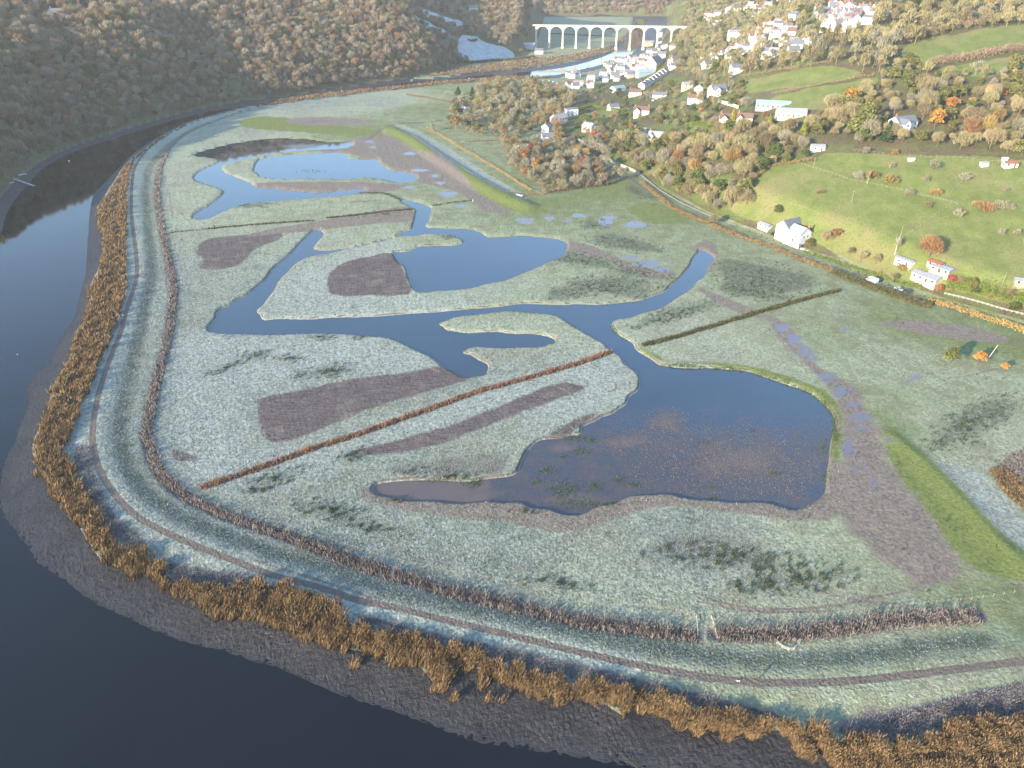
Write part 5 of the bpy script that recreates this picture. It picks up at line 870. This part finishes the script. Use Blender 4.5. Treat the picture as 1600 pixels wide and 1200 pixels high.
for k_ in range(NA):
    x0 = k_*bay + pw/2; x1 = (k_+1)*bay - pw/2; rad = (x1-x0)/2; cx0 = (x0+x1)/2; V, Fc = [], []; n = 18; zs = 25.5
    for j in range(n + 1):
        a = math.pi*(1 - j/n); xx = cx0 + math.cos(a)*rad; zz = zs + math.sin(a)*min(rad, dk-zs-.9)
        for y_ in (-wt_+.05, wt_-.05): V += [(xx, y_, zz), (xx, y_, dk-.3)]
    for j in range(n):
        a = j*4; b = a+4; Fc += [(a, b, b+1, a+1), (a+2, a+3, b+3, b+2), (a, a+2, b+2, b), (a+1, b+1, b+3, a+3)]
    V2, F2 = joing((V, Fc), boxg(k_*bay-pw/2+.01, x0, -wt_+.06, wt_-.06, zs, dk-.3))
    pm('arch', (V2, F2), m_via, via)
pm('deck', boxg(-6, VLn+6, -wt_-.3, wt_+.3, dk-.3, dk+.25), m_via, via); 
for s_ in (-1, 1): pm('parapet', boxg(-6, VLn+6, min(s_*(wt_+.3), s_*(wt_-.05)), max(s_*(wt_+.3), s_*(wt_-.05)), dk+.25, dk+1.5), m_via, via)
# ------------------------------------------------------------------ vehicles
def paint(name, c, r_=.3): return simple(name, c, r_, .03, 1., .5, obj=True)
m_tyre = simple('tyre', (.02, .02, .02), .9, .1, 1, obj=True); PAINTS = [paint('white_paint', (.75, .75, .74)), paint('dark_paint', (.03, .035, .045)), paint('silver_paint', (.42, .44, .47)), paint('red_paint', (.35, .03, .03)), paint('blue_paint', (.05, .10, .25))]
def prism(prof, w_):
    n = len(prof); V = [(x_, -w_/2, z_) for x_, z_ in prof] + [(x_, w_/2, z_) for x_, z_ in prof]
    return V, [tuple(range(n)), tuple(range(2*n-1, n-1, -1))] + [(i, i+n, (i+1) % n + n, (i+1) % n) for i in range(n)]
def wheels(p_, L, w_, r_=.32):
    for sx_ in (-1, 1):
        for sy_ in (-1, 1):
            V, Fc, T = [], [], []; cyl(V, Fc, T, (sx_*L, sy_*(w_/2-.2), r_), (sx_*L, sy_*(w_/2+.02), r_), r_, r_, 12); Fc.append(tuple(range(11, -1, -1))); Fc.append(tuple(range(12, 24))); o = pm('wheel', (V, Fc), m_tyre, p_)
def car(label, px, py, yw, mat, group=None, kind='car'):
    g = placed(px, py); t = empty('parked_car' if kind == 'car' else kind, g, R(yw), label, 'car' if kind == 'car' else 'van', group)
    if kind == 'car':
        body = joing(prism([(-2.1, .3), (2.1, .3), (2.15, .75), (1.2, .95), (.55, 1.42), (-1.2, 1.45), (-1.95, .98), (-2.15, .8)], 1.72)); L = 1.3; wn = [(-1.75, .98), (.95, .98), (.5, 1.36), (-1.15, 1.38)]
    else:
        body = joing(prism([(-2.9, .35), (2.9, .35), (3.0, 1.1), (2.35, 1.35), (2.0, 2.1), (1.6, 2.75), (-2.7, 2.8), (-2.95, 2.6)], 2.1)); L = 1.9; wn = [(1.3, 1.45), (2.2, 1.45), (1.9, 2.05), (1.3, 2.05)]
    pm('body', body, mat, t); w0 = 1.76 if kind == 'car' else 2.14; pm('side_windows', prism(wn, w0), m_glass, t)
    xf = (.60, .98, 1.36, 1.16) if kind == 'car' else (2.06, 1.45, 2.05, 2.36)
    pm('windscreen', ([(xf[3]+.02, -.7, xf[1]+.02), (xf[3]+.02, .7, xf[1]+.02), (xf[0]+.03, .6, xf[2]+.02), (xf[0]+.03, -.6, xf[2]+.02), (xf[3]-.1, -.7, xf[1]), (xf[3]-.1, .7, xf[1]), (xf[0]-.1, .6, xf[2]), (xf[0]-.1, -.6, xf[2])], [(0, 1, 2, 3), (7, 6, 5, 4), (0, 4, 5, 1), (1, 5, 6, 2), (2, 6, 7, 3), (3, 7, 4, 0)]), m_glass, t)
    for s_ in (-1, 1): hx = 2.1 if kind == 'car' else 2.93; pm('headlight', boxg(hx, hx+.06, s_*.62-.16, s_*.62+.16, .58, .74), m_frame, t)
    wheels(t, L, 1.74 if kind == 'car' else 2.0); return t
car('white camper van parked on the lane verge, the only van on it', 1362, 441, RY + 180, PAINTS[0], None, 'camper_van')
car('silver car parked behind the dark car at the end of the lane', 1404, 453, RY, PAINTS[2]); car('dark car parked nose to the silver one at the end of the lane', 1419, 456, RY, PAINTS[1])
car('dark car in front of the large white roadside house', 1229, 374, RY + 20, PAINTS[1]); car('white car on the lane just right of the large white house', 1243, 385, RY, PAINTS[0]); car('dark car in the shade left of the large white house', 1210, 366, RY + 70, PAINTS[1]); car('red car at the garage left of the large white house', 1186, 355, RY, PAINTS[3])
for i, (px, py) in enumerate([(812, 127), (817, 126), (822, 128), (827, 126), (833, 128), (838, 126), (843, 129), (848, 127), (853, 129), (858, 127), (864, 129), (870, 131), (835, 132), (845, 133), (856, 133), (866, 135)]): car('pale car parked in the riverside car park', px, py, random.choice((80, 95)), PAINTS[(0, 2, 0, 0, 2)[i % 5]], 'cars in the riverside car park')
# ------------------------------------------------------------------ fences, walls, posts
def place_line(pts, n=1):
    g_ = ground(pts); z_ = height(g_[:, :2]); return [Vector((a[0], a[1], b)) for a, b in zip(g_, z_)]
def fence(name, label, pts, step, h_, mat, rails=2, rw=.07, pwid=.12, cat='fence', rh=.09):
    V = place_line(pts); base = V[0].copy(); root = empty(name, base, 0, label, cat); dist = 0; prev = V[0]; posts = []
    for a, b in zip(V[:-1], V[1:]):
        L = (b-a).length; n = max(1, round(L/step))
        for k_ in range(n): posts.append(a.lerp(b, k_/n))
    posts.append(V[-1]); posts = posts[:100]; zz = height([(p_.x, p_.y) for p_ in posts])
    posts = [Vector((p_.x, p_.y, float(z_))) - base for p_, z_ in zip(posts, zz)]
    pmsh = None
    for p_ in posts:
        if pmsh is None: pmsh = mesh('post', *boxg(-pwid/2, pwid/2, -pwid/2, pwid/2, -.3, h_), (mat,))
        link('post', pmsh, root, p_)
    for r_ in range(rails):
        gs = []
        for a, b in zip(posts[:-1], posts[1:]):
            z_ = h_*(r_+1)/(rails+.25) ; d_ = (b-a).normalized(); s_ = Vector((-d_.y, d_.x, 0))*rw/2; q = [a+s_, b+s_, b-s_, a-s_]
            gs.append(([tuple(v + Vector((0, 0, z_-rh/2))) for v in q] + [tuple(v + Vector((0, 0, z_+rh/2))) for v in q], [(0, 3, 2, 1), (4, 5, 6, 7), (0, 1, 5, 4), (1, 2, 6, 5), (2, 3, 7, 6), (3, 0, 4, 7)]))
        pm('rail', joing(*gs), mat, root)
    return root
fence('wooden_railing', 'curved three-rail wooden railing at the end of the ditch reeds', S("1213,1006 1222,1013 1232,1017 1240,1016 1248,1008"), 2.2, 1.1, m_palet, 3)
fence('wooden_railing', 'pale railing on the left side of the ditch crossing', S("1090,994 1088,966"), 2.4, 1.1, m_palet, 2); fence('wooden_railing', 'pale railing on the right side of the ditch crossing', S("1120,998 1117,985 1111,966"), 2.4, 1.1, m_palet, 2)
fence('field_gate', 'dark hurdle across the top of the ditch crossing', S("1074,960 1084,958"), 1.5, 1.0, m_timber, 3, cat='gate')
fence('wire_fence', 'post and wire fence above the ditch reeds at bottom right', S("1120,970 1200,965 1270,963 1330,957 1390,950 1443,945 1500,939 1535,935 1600,924 1660,914"), 3.6, 1.2, m_timber, 2, .02, .10, rh=.03)
fence('wire_fence', 'frosted wire fence along the inner edge of the ditch', S("266,360 272,385 283,430 284,450 270,520 256,600 250,680 262,715 300,757 312,765"), 4.5, 1.1, m_timber, 1, .03, .08, rh=.03)
fence('wire_fence', 'long wire fence following the ditch along the lower meadow', S("420,815 500,840 600,872 700,895 800,910 900,930 1000,945 1085,962"), 4.5, 1.1, m_timber, 1, .03, .09, rh=.03)
fence('white_railing', 'white post and rail fence beside the lane at the right edge', S("1476,459 1505,466 1535,474 1565,483 1605,493"), 2.3, 1.0, m_white, 2, cat='fence')
fence('field_fence', 'rustic fence between the orchard and the lower green field', S("1240,255 1300,272 1330,282 1370,290 1410,298 1450,308 1478,314 1495,320"), 2.8, 1.1, m_timber, 2, .05, rh=.06); fence('field_fence', 'post fence along the top of the orchard under the trees', S("1335,236 1380,241 1430,245 1480,247 1530,252 1600,256"), 3., 1.2, m_timber, 1, .04, rh=.05); fence('field_fence', 'short fence climbing from the middle of the orchard fence', S("1474,312 1490,297 1504,283"), 2.6, 1.0, m_timber, 2)
fence('garden_fence', 'low fence enclosing the lawn behind the large white house', S("1236,320 1260,328 1285,337 1306,346 1306,356"), 2.5, .9, m_timber, 2, .04, rh=.06)
fence('field_fence', 'thin fence running down the middle of the lower green field', S("1478,325 1450,344 1425,362 1410,372"), 3.2, 1.0, m_timber, 1, .04, rh=.05); fence('field_fence', 'fence beside the track above the blue embankment', S("655,198 690,215 730,240 770,262 815,290 848,305"), 4, 1.1, m_timber, 1, .03)
def stonewall(label, pts, h_, w_=.5, mat=None, name='stone_wall'):
    V = place_line(pts); b0 = V[0].copy(); gs = []
    for a, b in zip(V[:-1], V[1:]):
        a = a - b0; b = b - b0; d_ = (b-a).normalized(); s_ = Vector((-d_.y, d_.x, 0)).normalized()*w_/2; q = [a+s_, b+s_, b-s_, a-s_]
        gs.append(([tuple(v + Vector((0, 0, -.6))) for v in q] + [tuple(v + Vector((0, 0, h_))) for v in q], [(0, 3, 2, 1), (4, 5, 6, 7), (0, 1, 5, 4), (1, 2, 6, 5), (2, 3, 7, 6), (3, 0, 4, 7)]))
    o = pm(name, joing(*gs), mat or m_stone); o.location = b0; tag(o, label, 'wall'); return o
stonewall('pale stone wall between the lane and the marsh corner', S("948,250 965,258 985,266 999,273"), 2.2); stonewall('low wall along the frosted track at the field corner', S("962,282 980,276 998,272"), 1.2); stonewall('long pale garden wall above the white bungalow', S("1122,160 1140,165 1153,170"), 2.4, .5, m_cream)
stonewall('short stone wall by the white house group', S("902,218 915,226 925,231"), 1.6); stonewall('low white wall on the verge right of the white car', S("1250,388 1262,393 1270,397"), .8, .3, m_white); stonewall('dark retaining wall beside the lane at the field corner', S("1000,272 1030,296 1060,315 1100,333 1150,352"), .7, .3, m_slate)
def pole(label, px, py, h_, lean=0, name='telegraph_pole', cat='telegraph pole', r_=.11, bar=True, mat=None):
    g = placed(px, py); t = empty(name, g, random.uniform(0, 1), label, cat); V, Fc, T = [], [], []; cyl(V, Fc, T, (0, 0, -.5), (lean*h_, 0, h_), r_, r_*.6, 8); Fc.append(tuple(range(8, 16))); pm('pole' if bar else 'shaft', (V, Fc), mat or (m_timber if bar else m_palet), t)
    if bar: pm('crossarm', boxg(-.7, .7, -.06, .06, h_-.5, h_-.38), m_timber, t)
    return t
pole('pale wooden pole standing in the green field above the white house', 1330, 317, 7); pole('telegraph pole above the outbuilding beside the lane', 1406, 372, 6.5); pole('telegraph pole in front of the white outbuilding', 1396, 412, 7); pole('short pole among the shrubs above the white railing', 1565, 447, 7); pole('pole in front of the white hut', 1271, 261, 6); pole('telegraph pole left of the viaduct farm field', 725, 88, 9); pole('post beside the brown-roofed long building', 1143, 137, 8)
pole('bare leaning pale trunk between the two orange bushes', 1541, 564, 7.5, .32, 'dead_trunk', 'dead trunk', .16, False, m_palet)
m_buoy = paint('white_plastic', (.8, .8, .78), .5)
for lb, px, py in (('white buoy moored on the river beside the far wood', 655, 131), ('white buoy moored nearer the sports field bank', 733, 123), ('small pale buoy under the wooded bank at the left', 108, 252)):
    x_, y_ = at(px, py, 0); t = empty('buoy', (x_, y_, 0), 0, lb, 'buoy'); V, Fc, T = [], [], []
    for a, b, ra, rb in (((0, 0, -.4), (0, 0, 0), .25, .6), ((0, 0, 0), (0, 0, .6), .6, .55), ((0, 0, .6), (0, 0, .95), .55, .12)): cyl(V, Fc, T, a, b, ra, rb, 12)
    pm('float', (V, Fc), m_buoy, t); V, Fc, T = [], [], []; cyl(V, Fc, T, (0, 0, .9), (0, 0, 1.5), .06, .06, 6); pm('mooring_post', (V, Fc), m_timber, t)
# goal
g = placed(700, 147); t = empty('football_goal', g, R(8), 'white football goal on the sports field', 'goal')
for s_ in (-3.66, 3.66): pm('goalpost', boxg(s_-.07, s_+.07, -.07, .07, -.2, 2.44), m_white, t)
pm('crossbar', boxg(-3.73, 3.73, -.07, .07, 2.44, 2.58), m_white, t)
# boats and jetty on the left mud
def boat(label, px, py, L, w_, yw, z_):
    x_, y_ = at(px, py, z_); t = empty('rowing_boat', (x_, y_, z_), R(yw), label, 'boat'); V, Fc = [], []; st = 9
    for k_ in range(st):
        u = k_/(st-1); xx = (u-.5)*L; hw = w_/2*math.sin(math.pi*min(1, (.12+u*.88)))**.6 if k_ < st-1 else .04; 
        for yy, zz in ((-hw, .55), (-hw*.75, .08), (0, -.08), (hw*.75, .08), (hw, .55), (hw*.85, .50), (hw*.6, .15), (0, .05), (-hw*.6, .15), (-hw*.85, .50)): V.append((xx, yy, zz + .15*u*u))
    for k_ in range(st-1):
        for j in range(10): a = k_*10 + j; b = k_*10 + (j+1) % 10; Fc.append((a, b, b+10, a+10))
    Fc.append(tuple(range(9, -1, -1))); Fc.append(tuple(range((st-1)*10, st*10))); pm('hull', (V, Fc), PAINTS[0], t)
    for k_ in (-.2, .15): pm('thwart', boxg(k_*L-.12, k_*L+.12, -w_*.36, w_*.36, .34, .38), m_timber, t)
boat('long pale boat drawn up on the mud beside the jetty', 31, 274, 9, 2.4, 30, 1.2); boat('white boat nearest the jetty on the left bank', 12, 287, 8, 2.2, 28, 1.1); boat('boat with pale cover moored behind the jetty', 4, 266, 8, 2.4, 15, 1.6)
a = Vector((*at(20, 279, 1.6), 1.6)); b = Vector((*at(53, 291, .9), 1.2)); t = empty('jetty', a, 0, 'narrow wooden jetty running down the mud to the river', 'jetty'); d_ = b - a; s_ = Vector((-d_.y, d_.x, 0)).normalized()*.7
pm('deck', ([tuple(s_), tuple(d_+s_), tuple(d_-s_), tuple(-s_)] + [tuple(v + Vector((0, 0, .15))) for v in (s_, d_+s_, d_-s_, -s_)], [(0, 3, 2, 1), (4, 5, 6, 7), (0, 1, 5, 4), (1, 2, 6, 5), (2, 3, 7, 6), (3, 0, 4, 7)]), m_palet, t)
for k_ in range(5):
    p_ = d_*(k_/4)
    for q in (-1, 1): V, Fc, T = [], [], []; cyl(V, Fc, T, tuple(p_+s_*q*1.1+Vector((0, 0, -2.5))), tuple(p_+s_*q*1.1+Vector((0, 0, .9))), .12, .12, 7); pm('pile', (V, Fc), m_timber, t)
# fallen poles in the bottom reeds
def logs(label, pts, r_):
    q = [Vector((*at(x_, y_, 1.9), 1.9 + z_)) for x_, y_, z_ in pts]; V, Fc, T = [], [], []
    for a, b in zip(q[:-1], q[1:]): cyl(V, Fc, T, a, b, r_, r_*.7, 6)
    o = pm('driftwood', (V, Fc), m_dwood if 'mud' in label else m_palet); tag(o, label, 'driftwood')
logs('bent pale driftwood branch across the orange reeds at the bottom', [(1232, 1122, .4), (1255, 1132, .5), (1266, 1141, .5)], .08); logs('forked driftwood pole below the bent branch', [(1232, 1132, .3), (1248, 1145, .4), (1262, 1147, .6), (1290, 1135, .4)], .07)
m_dwood = simple('dark_driftwood', (.06, .055, .05), .9, .2, 3)
logs('dark driftwood lying on the mud near the bottom edge', [(975, 1185, -.9), (988, 1188, -.7), (996, 1197, -.8)], .12)
logs('weathered branch stranded on the mud under the reeds', [(760, 1128, -.6), (775, 1123, -.4), (790, 1114, -.5)], .10)
# marsh marker and sluice
g = placed(739, 316); t = empty('marker_post', g, 0, 'white topped marker post at the end of the dike', 'marker post'); pm('shaft', boxg(-.18, .18, -.18, .18, -.3, 1.3), m_palet, t); pm('cap', boxg(-.3, .3, -.3, .3, 1.3, 1.7), m_white, t)
g = placed(812, 306); t = empty('sluice', g, R(-35), 'small concrete sluice at the end of the blue embankment', 'sluice'); pm('headwall', boxg(-3, 3, -.25, .25, -1.2, 1.1), m_lslate, t)
for s_ in (-3, 3): pm('wing_wall', boxg(s_-.2, s_+.2, -2.4, -.25, -1.2, .9), m_lslate, t)
# ------------------------------------------------------------------ hedges
def hedge(label, pts, w_, h_, mat, dens=9, name='hedge', seed=1, ln=.6, wd=.3):
    V = place_line(pts); b0 = V[0].copy(); g_ = np.random.default_rng(seed); C_ = []
    for a, b in zip(V[:-1], V[1:]):
        L = (b-a).length; n = int(L*w_*dens); t_ = g_.uniform(0, 1, n); s_ = np.clip(g_.normal(0, .45, n), -1, 1)*w_/2; d_ = (b-a)/max(L, .1)
        X = a.x + (b.x-a.x)*t_ - d_.y*s_; Y = a.y + (b.y-a.y)*t_ + d_.x*s_; C_.append(np.stack([X, Y], 1))
    P_ = np.vstack(C_); z_ = height(P_); n = len(P_); bump_ = .75 + .35*wave(P_, 7, 6, 2); zz = z_ + h_*bump_*np.sqrt(g_.uniform(0, 1, n)); c_ = np.column_stack([P_, zz]) - np.array(b0)
    v = g_.normal(0, 1, (n, 3)); v[:, 2] = np.abs(v[:, 2]) + .3; v /= np.linalg.norm(v, axis=1)[:, None]; s_ = np.cross(v, g_.normal(0, 1, (n, 3))); s_ /= np.linalg.norm(s_, axis=1)[:, None]; l = ln*g_.uniform(.5, 1.4, n)[:, None]
    Vv = np.stack([c_-v*l*.5-s_*wd*.5, c_-v*l*.5+s_*wd*.5, c_+v*l*.5+s_*wd*.3, c_+v*l*.5-s_*wd*.3], 1).reshape(-1, 3)
    T = np.repeat(np.clip(.5*g_.uniform(0, 1, n) + .5*(.5+.5*wave(P_, 5, 6, 30)), 0, 1), 4)
    o = link(name, mesh(name, Vv, np.arange(4*n).reshape(n, 4), (mat,), dict(tint=T))); o.location = b0; tag(o, label, 'hedge'); return o
m_hedge = foliage('hedge_brown', (.13, .085, .04), (.40, .28, .12), 0, 0); m_hedgeg = foliage('hedge_green', (.05, .075, .012), (.24, .30, .06), 0, 0); m_hedgeb = foliage('hedge_bare', (.14, .10, .065), (.38, .28, .18), 0, 0); m_gold = foliage('dry_grass', (.24, .16, .05), (.55, .40, .15), 0, 0)
hedge('brown bramble hedge between the marsh and the upper lane', S("1002,286 1025,305 1050,325 1080,340 1110,350"), 5, 1.7, m_hedge, 10)
hedge('rusty and green hedge below the large white roadside house', S("1110,352 1150,368 1200,386 1250,406 1300,424"), 5, 1.9, m_hedge, 10, seed=2)
hedge('dark overgrown hedge below the parked cars', S("1300,426 1340,442 1380,456 1430,474 1455,480"), 9, 2.4, m_olive, 10, seed=3)
hedge('golden dry grass bank below the white railing', S("1450,470 1490,480 1530,494 1570,506 1640,530"), 8, 1.3, m_gold, 9, seed=4)
hedge('bright green verge hedge above the lane', S("1255,392 1290,405 1330,418 1370,430 1400,442 1440,448"), 4, 1.4, m_hedgeg, 9, seed=5)
hedge('tall yellow-green hedge above the white railing', S("1480,445 1520,452 1560,462 1610,476"), 7, 3.6, m_hedgeg, 14, seed=6)
hedge('thin brown hedge between the two upper green fields', S("1205,148 1240,142 1290,132 1340,122 1365,119"), 3, 2.2, m_hedgeb, 8, seed=7)
hedge('wooded hedge between the two right-hand hill fields', S("1450,104 1500,95 1550,86 1600,78 1660,70"), 8, 6, m_hedgeb, 7, seed=8, ln=1.2)
hedge('thick hedge above the upper right hill field', S("1405,70 1450,54 1500,42 1550,36 1620,28"), 8, 6, m_hedgeb, 7, seed=9, ln=1.2); hedge('bare hedge along the far edge of the left upper field', S("1158,122 1200,115 1250,106 1300,99"), 3, 3, m_hedgeb, 7, seed=10)
hedge('brown hedge at the top edge of the large green field', S("1172,286 1200,262 1240,256 1275,252"), 4, 2.6, m_hedge, 8, seed=11); hedge('clipped green hedge below the brown-roofed villa', S("905,172 925,166 950,172 975,176"), 4, 3, m_hedgeg, 12, seed=12); hedge('clipped green hedge below the white bungalows', S("1072,196 1090,194 1112,198"), 6, 2.4, m_hedgeg, 14, seed=13)
hedge('dark thicket along the edge of the marsh corner wood', S("848,302 880,298 910,293 940,290 962,284"), 6, 3.4, m_hedgeb, 10, seed=14, ln=.9); hedge('overgrown brown bank beside the blue embankment track', S("668,200 700,218 740,242 790,272 830,298"), 3.5, 1.1, m_gold, 7, seed=15); hedge('dry brown hedge line beside the sports field', S("635,148 660,152 690,157 715,161"), 5, 1.6, m_hedge, 6, seed=16)
hedge('orange garden hedge on the frosted plots', S("725,222 760,220 800,219"), 3, 1.2, m_hedge, 8, seed=17); hedge('low dark hedge on the flat fields behind the viaduct', S("858,53 880,54 920,56 965,58"), 4, 2.2, m_olive, 4, seed=18, ln=1.2, wd=.6); hedge('second dark hedge on the flat fields behind the viaduct', S("855,43 900,44 960,46"), 4, 2.2, m_olive, 4, seed=19, ln=1.2, wd=.6)
hedge('dark scrub along the foot of the frosted slope across the river', S("722,97 760,97 800,94 835,90"), 9, 4, m_olive, 4, seed=20, ln=1.5, wd=.6); hedge('dark bramble clump on the frosted slope across the river', S("731,63 738,65 745,62"), 6, 2.4, m_olive, 6, seed=21, ln=1., wd=.5)
hedge('bare hedge beside the yellow-green field at the marsh corner', S("790,300 820,303 850,304"), 2, 1., m_hedge, 8, seed=22)
# ------------------------------------------------------------------ walkers and a dog
def skinbody(name, joints, edges, mat, parent=None, loc=None, rz=0):
    me = bpy.data.meshes.new(name); me.from_pydata([j[:3] for j in joints], edges, []); o = bpy.data.objects.new(name, me); col.objects.link(o)
    md = o.modifiers.new('skin', 'SKIN'); sv = me.skin_vertices[0].data
    for i, j in enumerate(joints): sv[i].radius = (j[3], j[4] if len(j) > 4 else j[3])
    sv[0].use_root = True; s2 = o.modifiers.new('sub', 'SUBSURF'); s2.levels = 1; s2.render_levels = 2; me.materials.append(mat)
    if parent: o.parent = parent
    if loc is not None: o.location = loc
    o.rotation_euler = (0, 0, rz); return o
m_skin = simple('skin', (.55, .36, .27), .6, .05, 2, obj=True); m_blue = simple('blue_jacket', (.03, .30, .55), .8, .1, 3, obj=True); m_dark = simple('dark_clothes', (.03, .03, .04), .85, .1, 3, obj=True); m_hair = simple('brown_hair', (.06, .04, .025), .7, .1, 3, obj=True); m_trous = simple('trousers', (.05, .05, .07), .85, .1, 3, obj=True)
def person(label, px, py, rz, jac):
    x_, y_ = at(px, py, 3.1); z_ = float(height([(x_, y_)])[0]) + .02; root = empty('person', (x_, y_, z_), rz, label, 'person')
    J = [(0, 0, .95, .15, .11), (0, 0, 1.15, .14, .10), (0, 0, 1.38, .17, .11), (0, 0, 1.50, .06), (0, .01, 1.60, .085), (0, .02, 1.72, .09), (-.2, 0, 1.42, .06), (-.26, -.12, 1.15, .047), (-.24, -.02, .92, .036), (-.24, .03, .84, .03), (.2, 0, 1.42, .06), (.26, .10, 1.16, .047), (.24, .24, .95, .036), (.24, .29, .88, .03), (-.10, 0, .86, .10), (-.11, .18, .48, .065), (-.11, .16, .08, .042), (-.11, .28, .03, .03), (.10, 0, .86, .10), (.11, -.08, .48, .065), (.11, -.30, .12, .042), (.11, -.20, .03, .035)]
    E = [(0, 1), (1, 2), (2, 3), (3, 4), (4, 5), (2, 6), (6, 7), (7, 8), (8, 9), (2, 10), (10, 11), (11, 12), (12, 13), (0, 14), (14, 15), (15, 16), (16, 17), (0, 18), (18, 19), (19, 20), (20, 21)]
    skinbody('body', J, E, m_skin, root)
    JJ = [(0, 0, .90, .22, .17), (0, 0, 1.16, .20, .16), (0, 0, 1.40, .21, .15), (-.21, 0, 1.43, .08), (-.27, -.12, 1.15, .065), (-.24, -.02, .95, .052), (.21, 0, 1.43, .08), (.27, .10, 1.16, .065), (.24, .22, .98, .052)]
    skinbody('jacket', JJ, [(0, 1), (1, 2), (2, 3), (3, 4), (4, 5), (2, 6), (6, 7), (7, 8)], jac, root)
    JT = [(0, 0, .95, .19, .16), (-.10, 0, .84, .13), (-.11, .18, .48, .085), (-.11, .16, .10, .06), (.10, 0, .84, .13), (.11, -.08, .48, .085), (.11, -.29, .14, .06)]
    skinbody('trousers', JT, [(0, 1), (1, 2), (2, 3), (0, 4), (4, 5), (5, 6)], m_trous, root)
    for sx_, fy in ((-.11, .2), (.11, -.25)): skinbody('shoe', [(sx_, fy, .07, .06), (sx_, fy + .14, .05, .05)], [(0, 1)], m_dark, root)
    skinbody('hair', [(0, -.01, 1.74, .125), (0, -.06, 1.62, .11)], [(0, 1)], m_hair, root)
person('walker in a bright blue jacket on the flood bank path', 193, 495, 2.9, m_blue); person('walker in dark clothes on the lower flood bank path', 1184, 1061, 1.5, m_dark)
x_, y_ = at(1154, 1064, 3.0); dg = empty('dog', (x_, y_, float(height([(x_, y_)])[0]) + .01), 3.1, 'small white dog walking ahead of the dark-clothed walker', 'dog')
skinbody('body', [(0, 0, .38, .10), (.25, 0, .39, .12), (.42, 0, .52, .07), (.52, 0, .60, .07), (.64, 0, .56, .035), (-.2, 0, .39, .09), (-.38, 0, .52, .02), (.27, -.08, .2, .035), (.29, -.08, .02, .025), (.27, .08, .2, .035), (.25, .08, .02, .025), (-.16, -.08, .24, .05), (-.24, -.08, .14, .03), (-.2, -.08, .02, .025), (-.16, .08, .24, .05), (-.24, .08, .14, .03), (-.2, .08, .02, .025)], [(0, 1), (1, 2), (2, 3), (3, 4), (0, 5), (5, 6), (1, 7), (7, 8), (1, 9), (9, 10), (5, 11), (11, 12), (12, 13), (5, 14), (14, 15), (15, 16)], m_frame, dg)
x_, y_ = at(27, 554, .05); gl = empty('gull', (x_, y_, .05), .6, 'white gull resting on the river near the left edge', 'gull'); skinbody('body', [(0, 0, .08, .11, .08), (.2, 0, .12, .07), (.28, 0, .24, .05), (.38, 0, .24, .02), (-.28, 0, .12, .03)], [(0, 1), (1, 2), (2, 3), (0, 4)], m_buoy, gl)
# ------------------------------------------------------------------ haze over the valley
hz = mesh('haze', *boxg(-2680, 2680, -2680, 2680, -6, 190), ()); ho = link('haze', hz); tag(ho, 'thin morning haze filling the valley', None, None, 'stuff')
hm = bpy.data.materials.new('haze'); hm.use_nodes = True; n_ = hm.node_tree.nodes; n_.remove(n_['Principled BSDF']); pv = n_.new('ShaderNodeVolumePrincipled'); pv.inputs['Density'].default_value = .00010; pv.inputs['Color'].default_value = (1, .97, .93, 1); pv.inputs['Anisotropy'].default_value = .1
hm.node_tree.links.new(pv.outputs[0], n_['Material Output'].inputs['Volume']); hz.materials.append(hm)
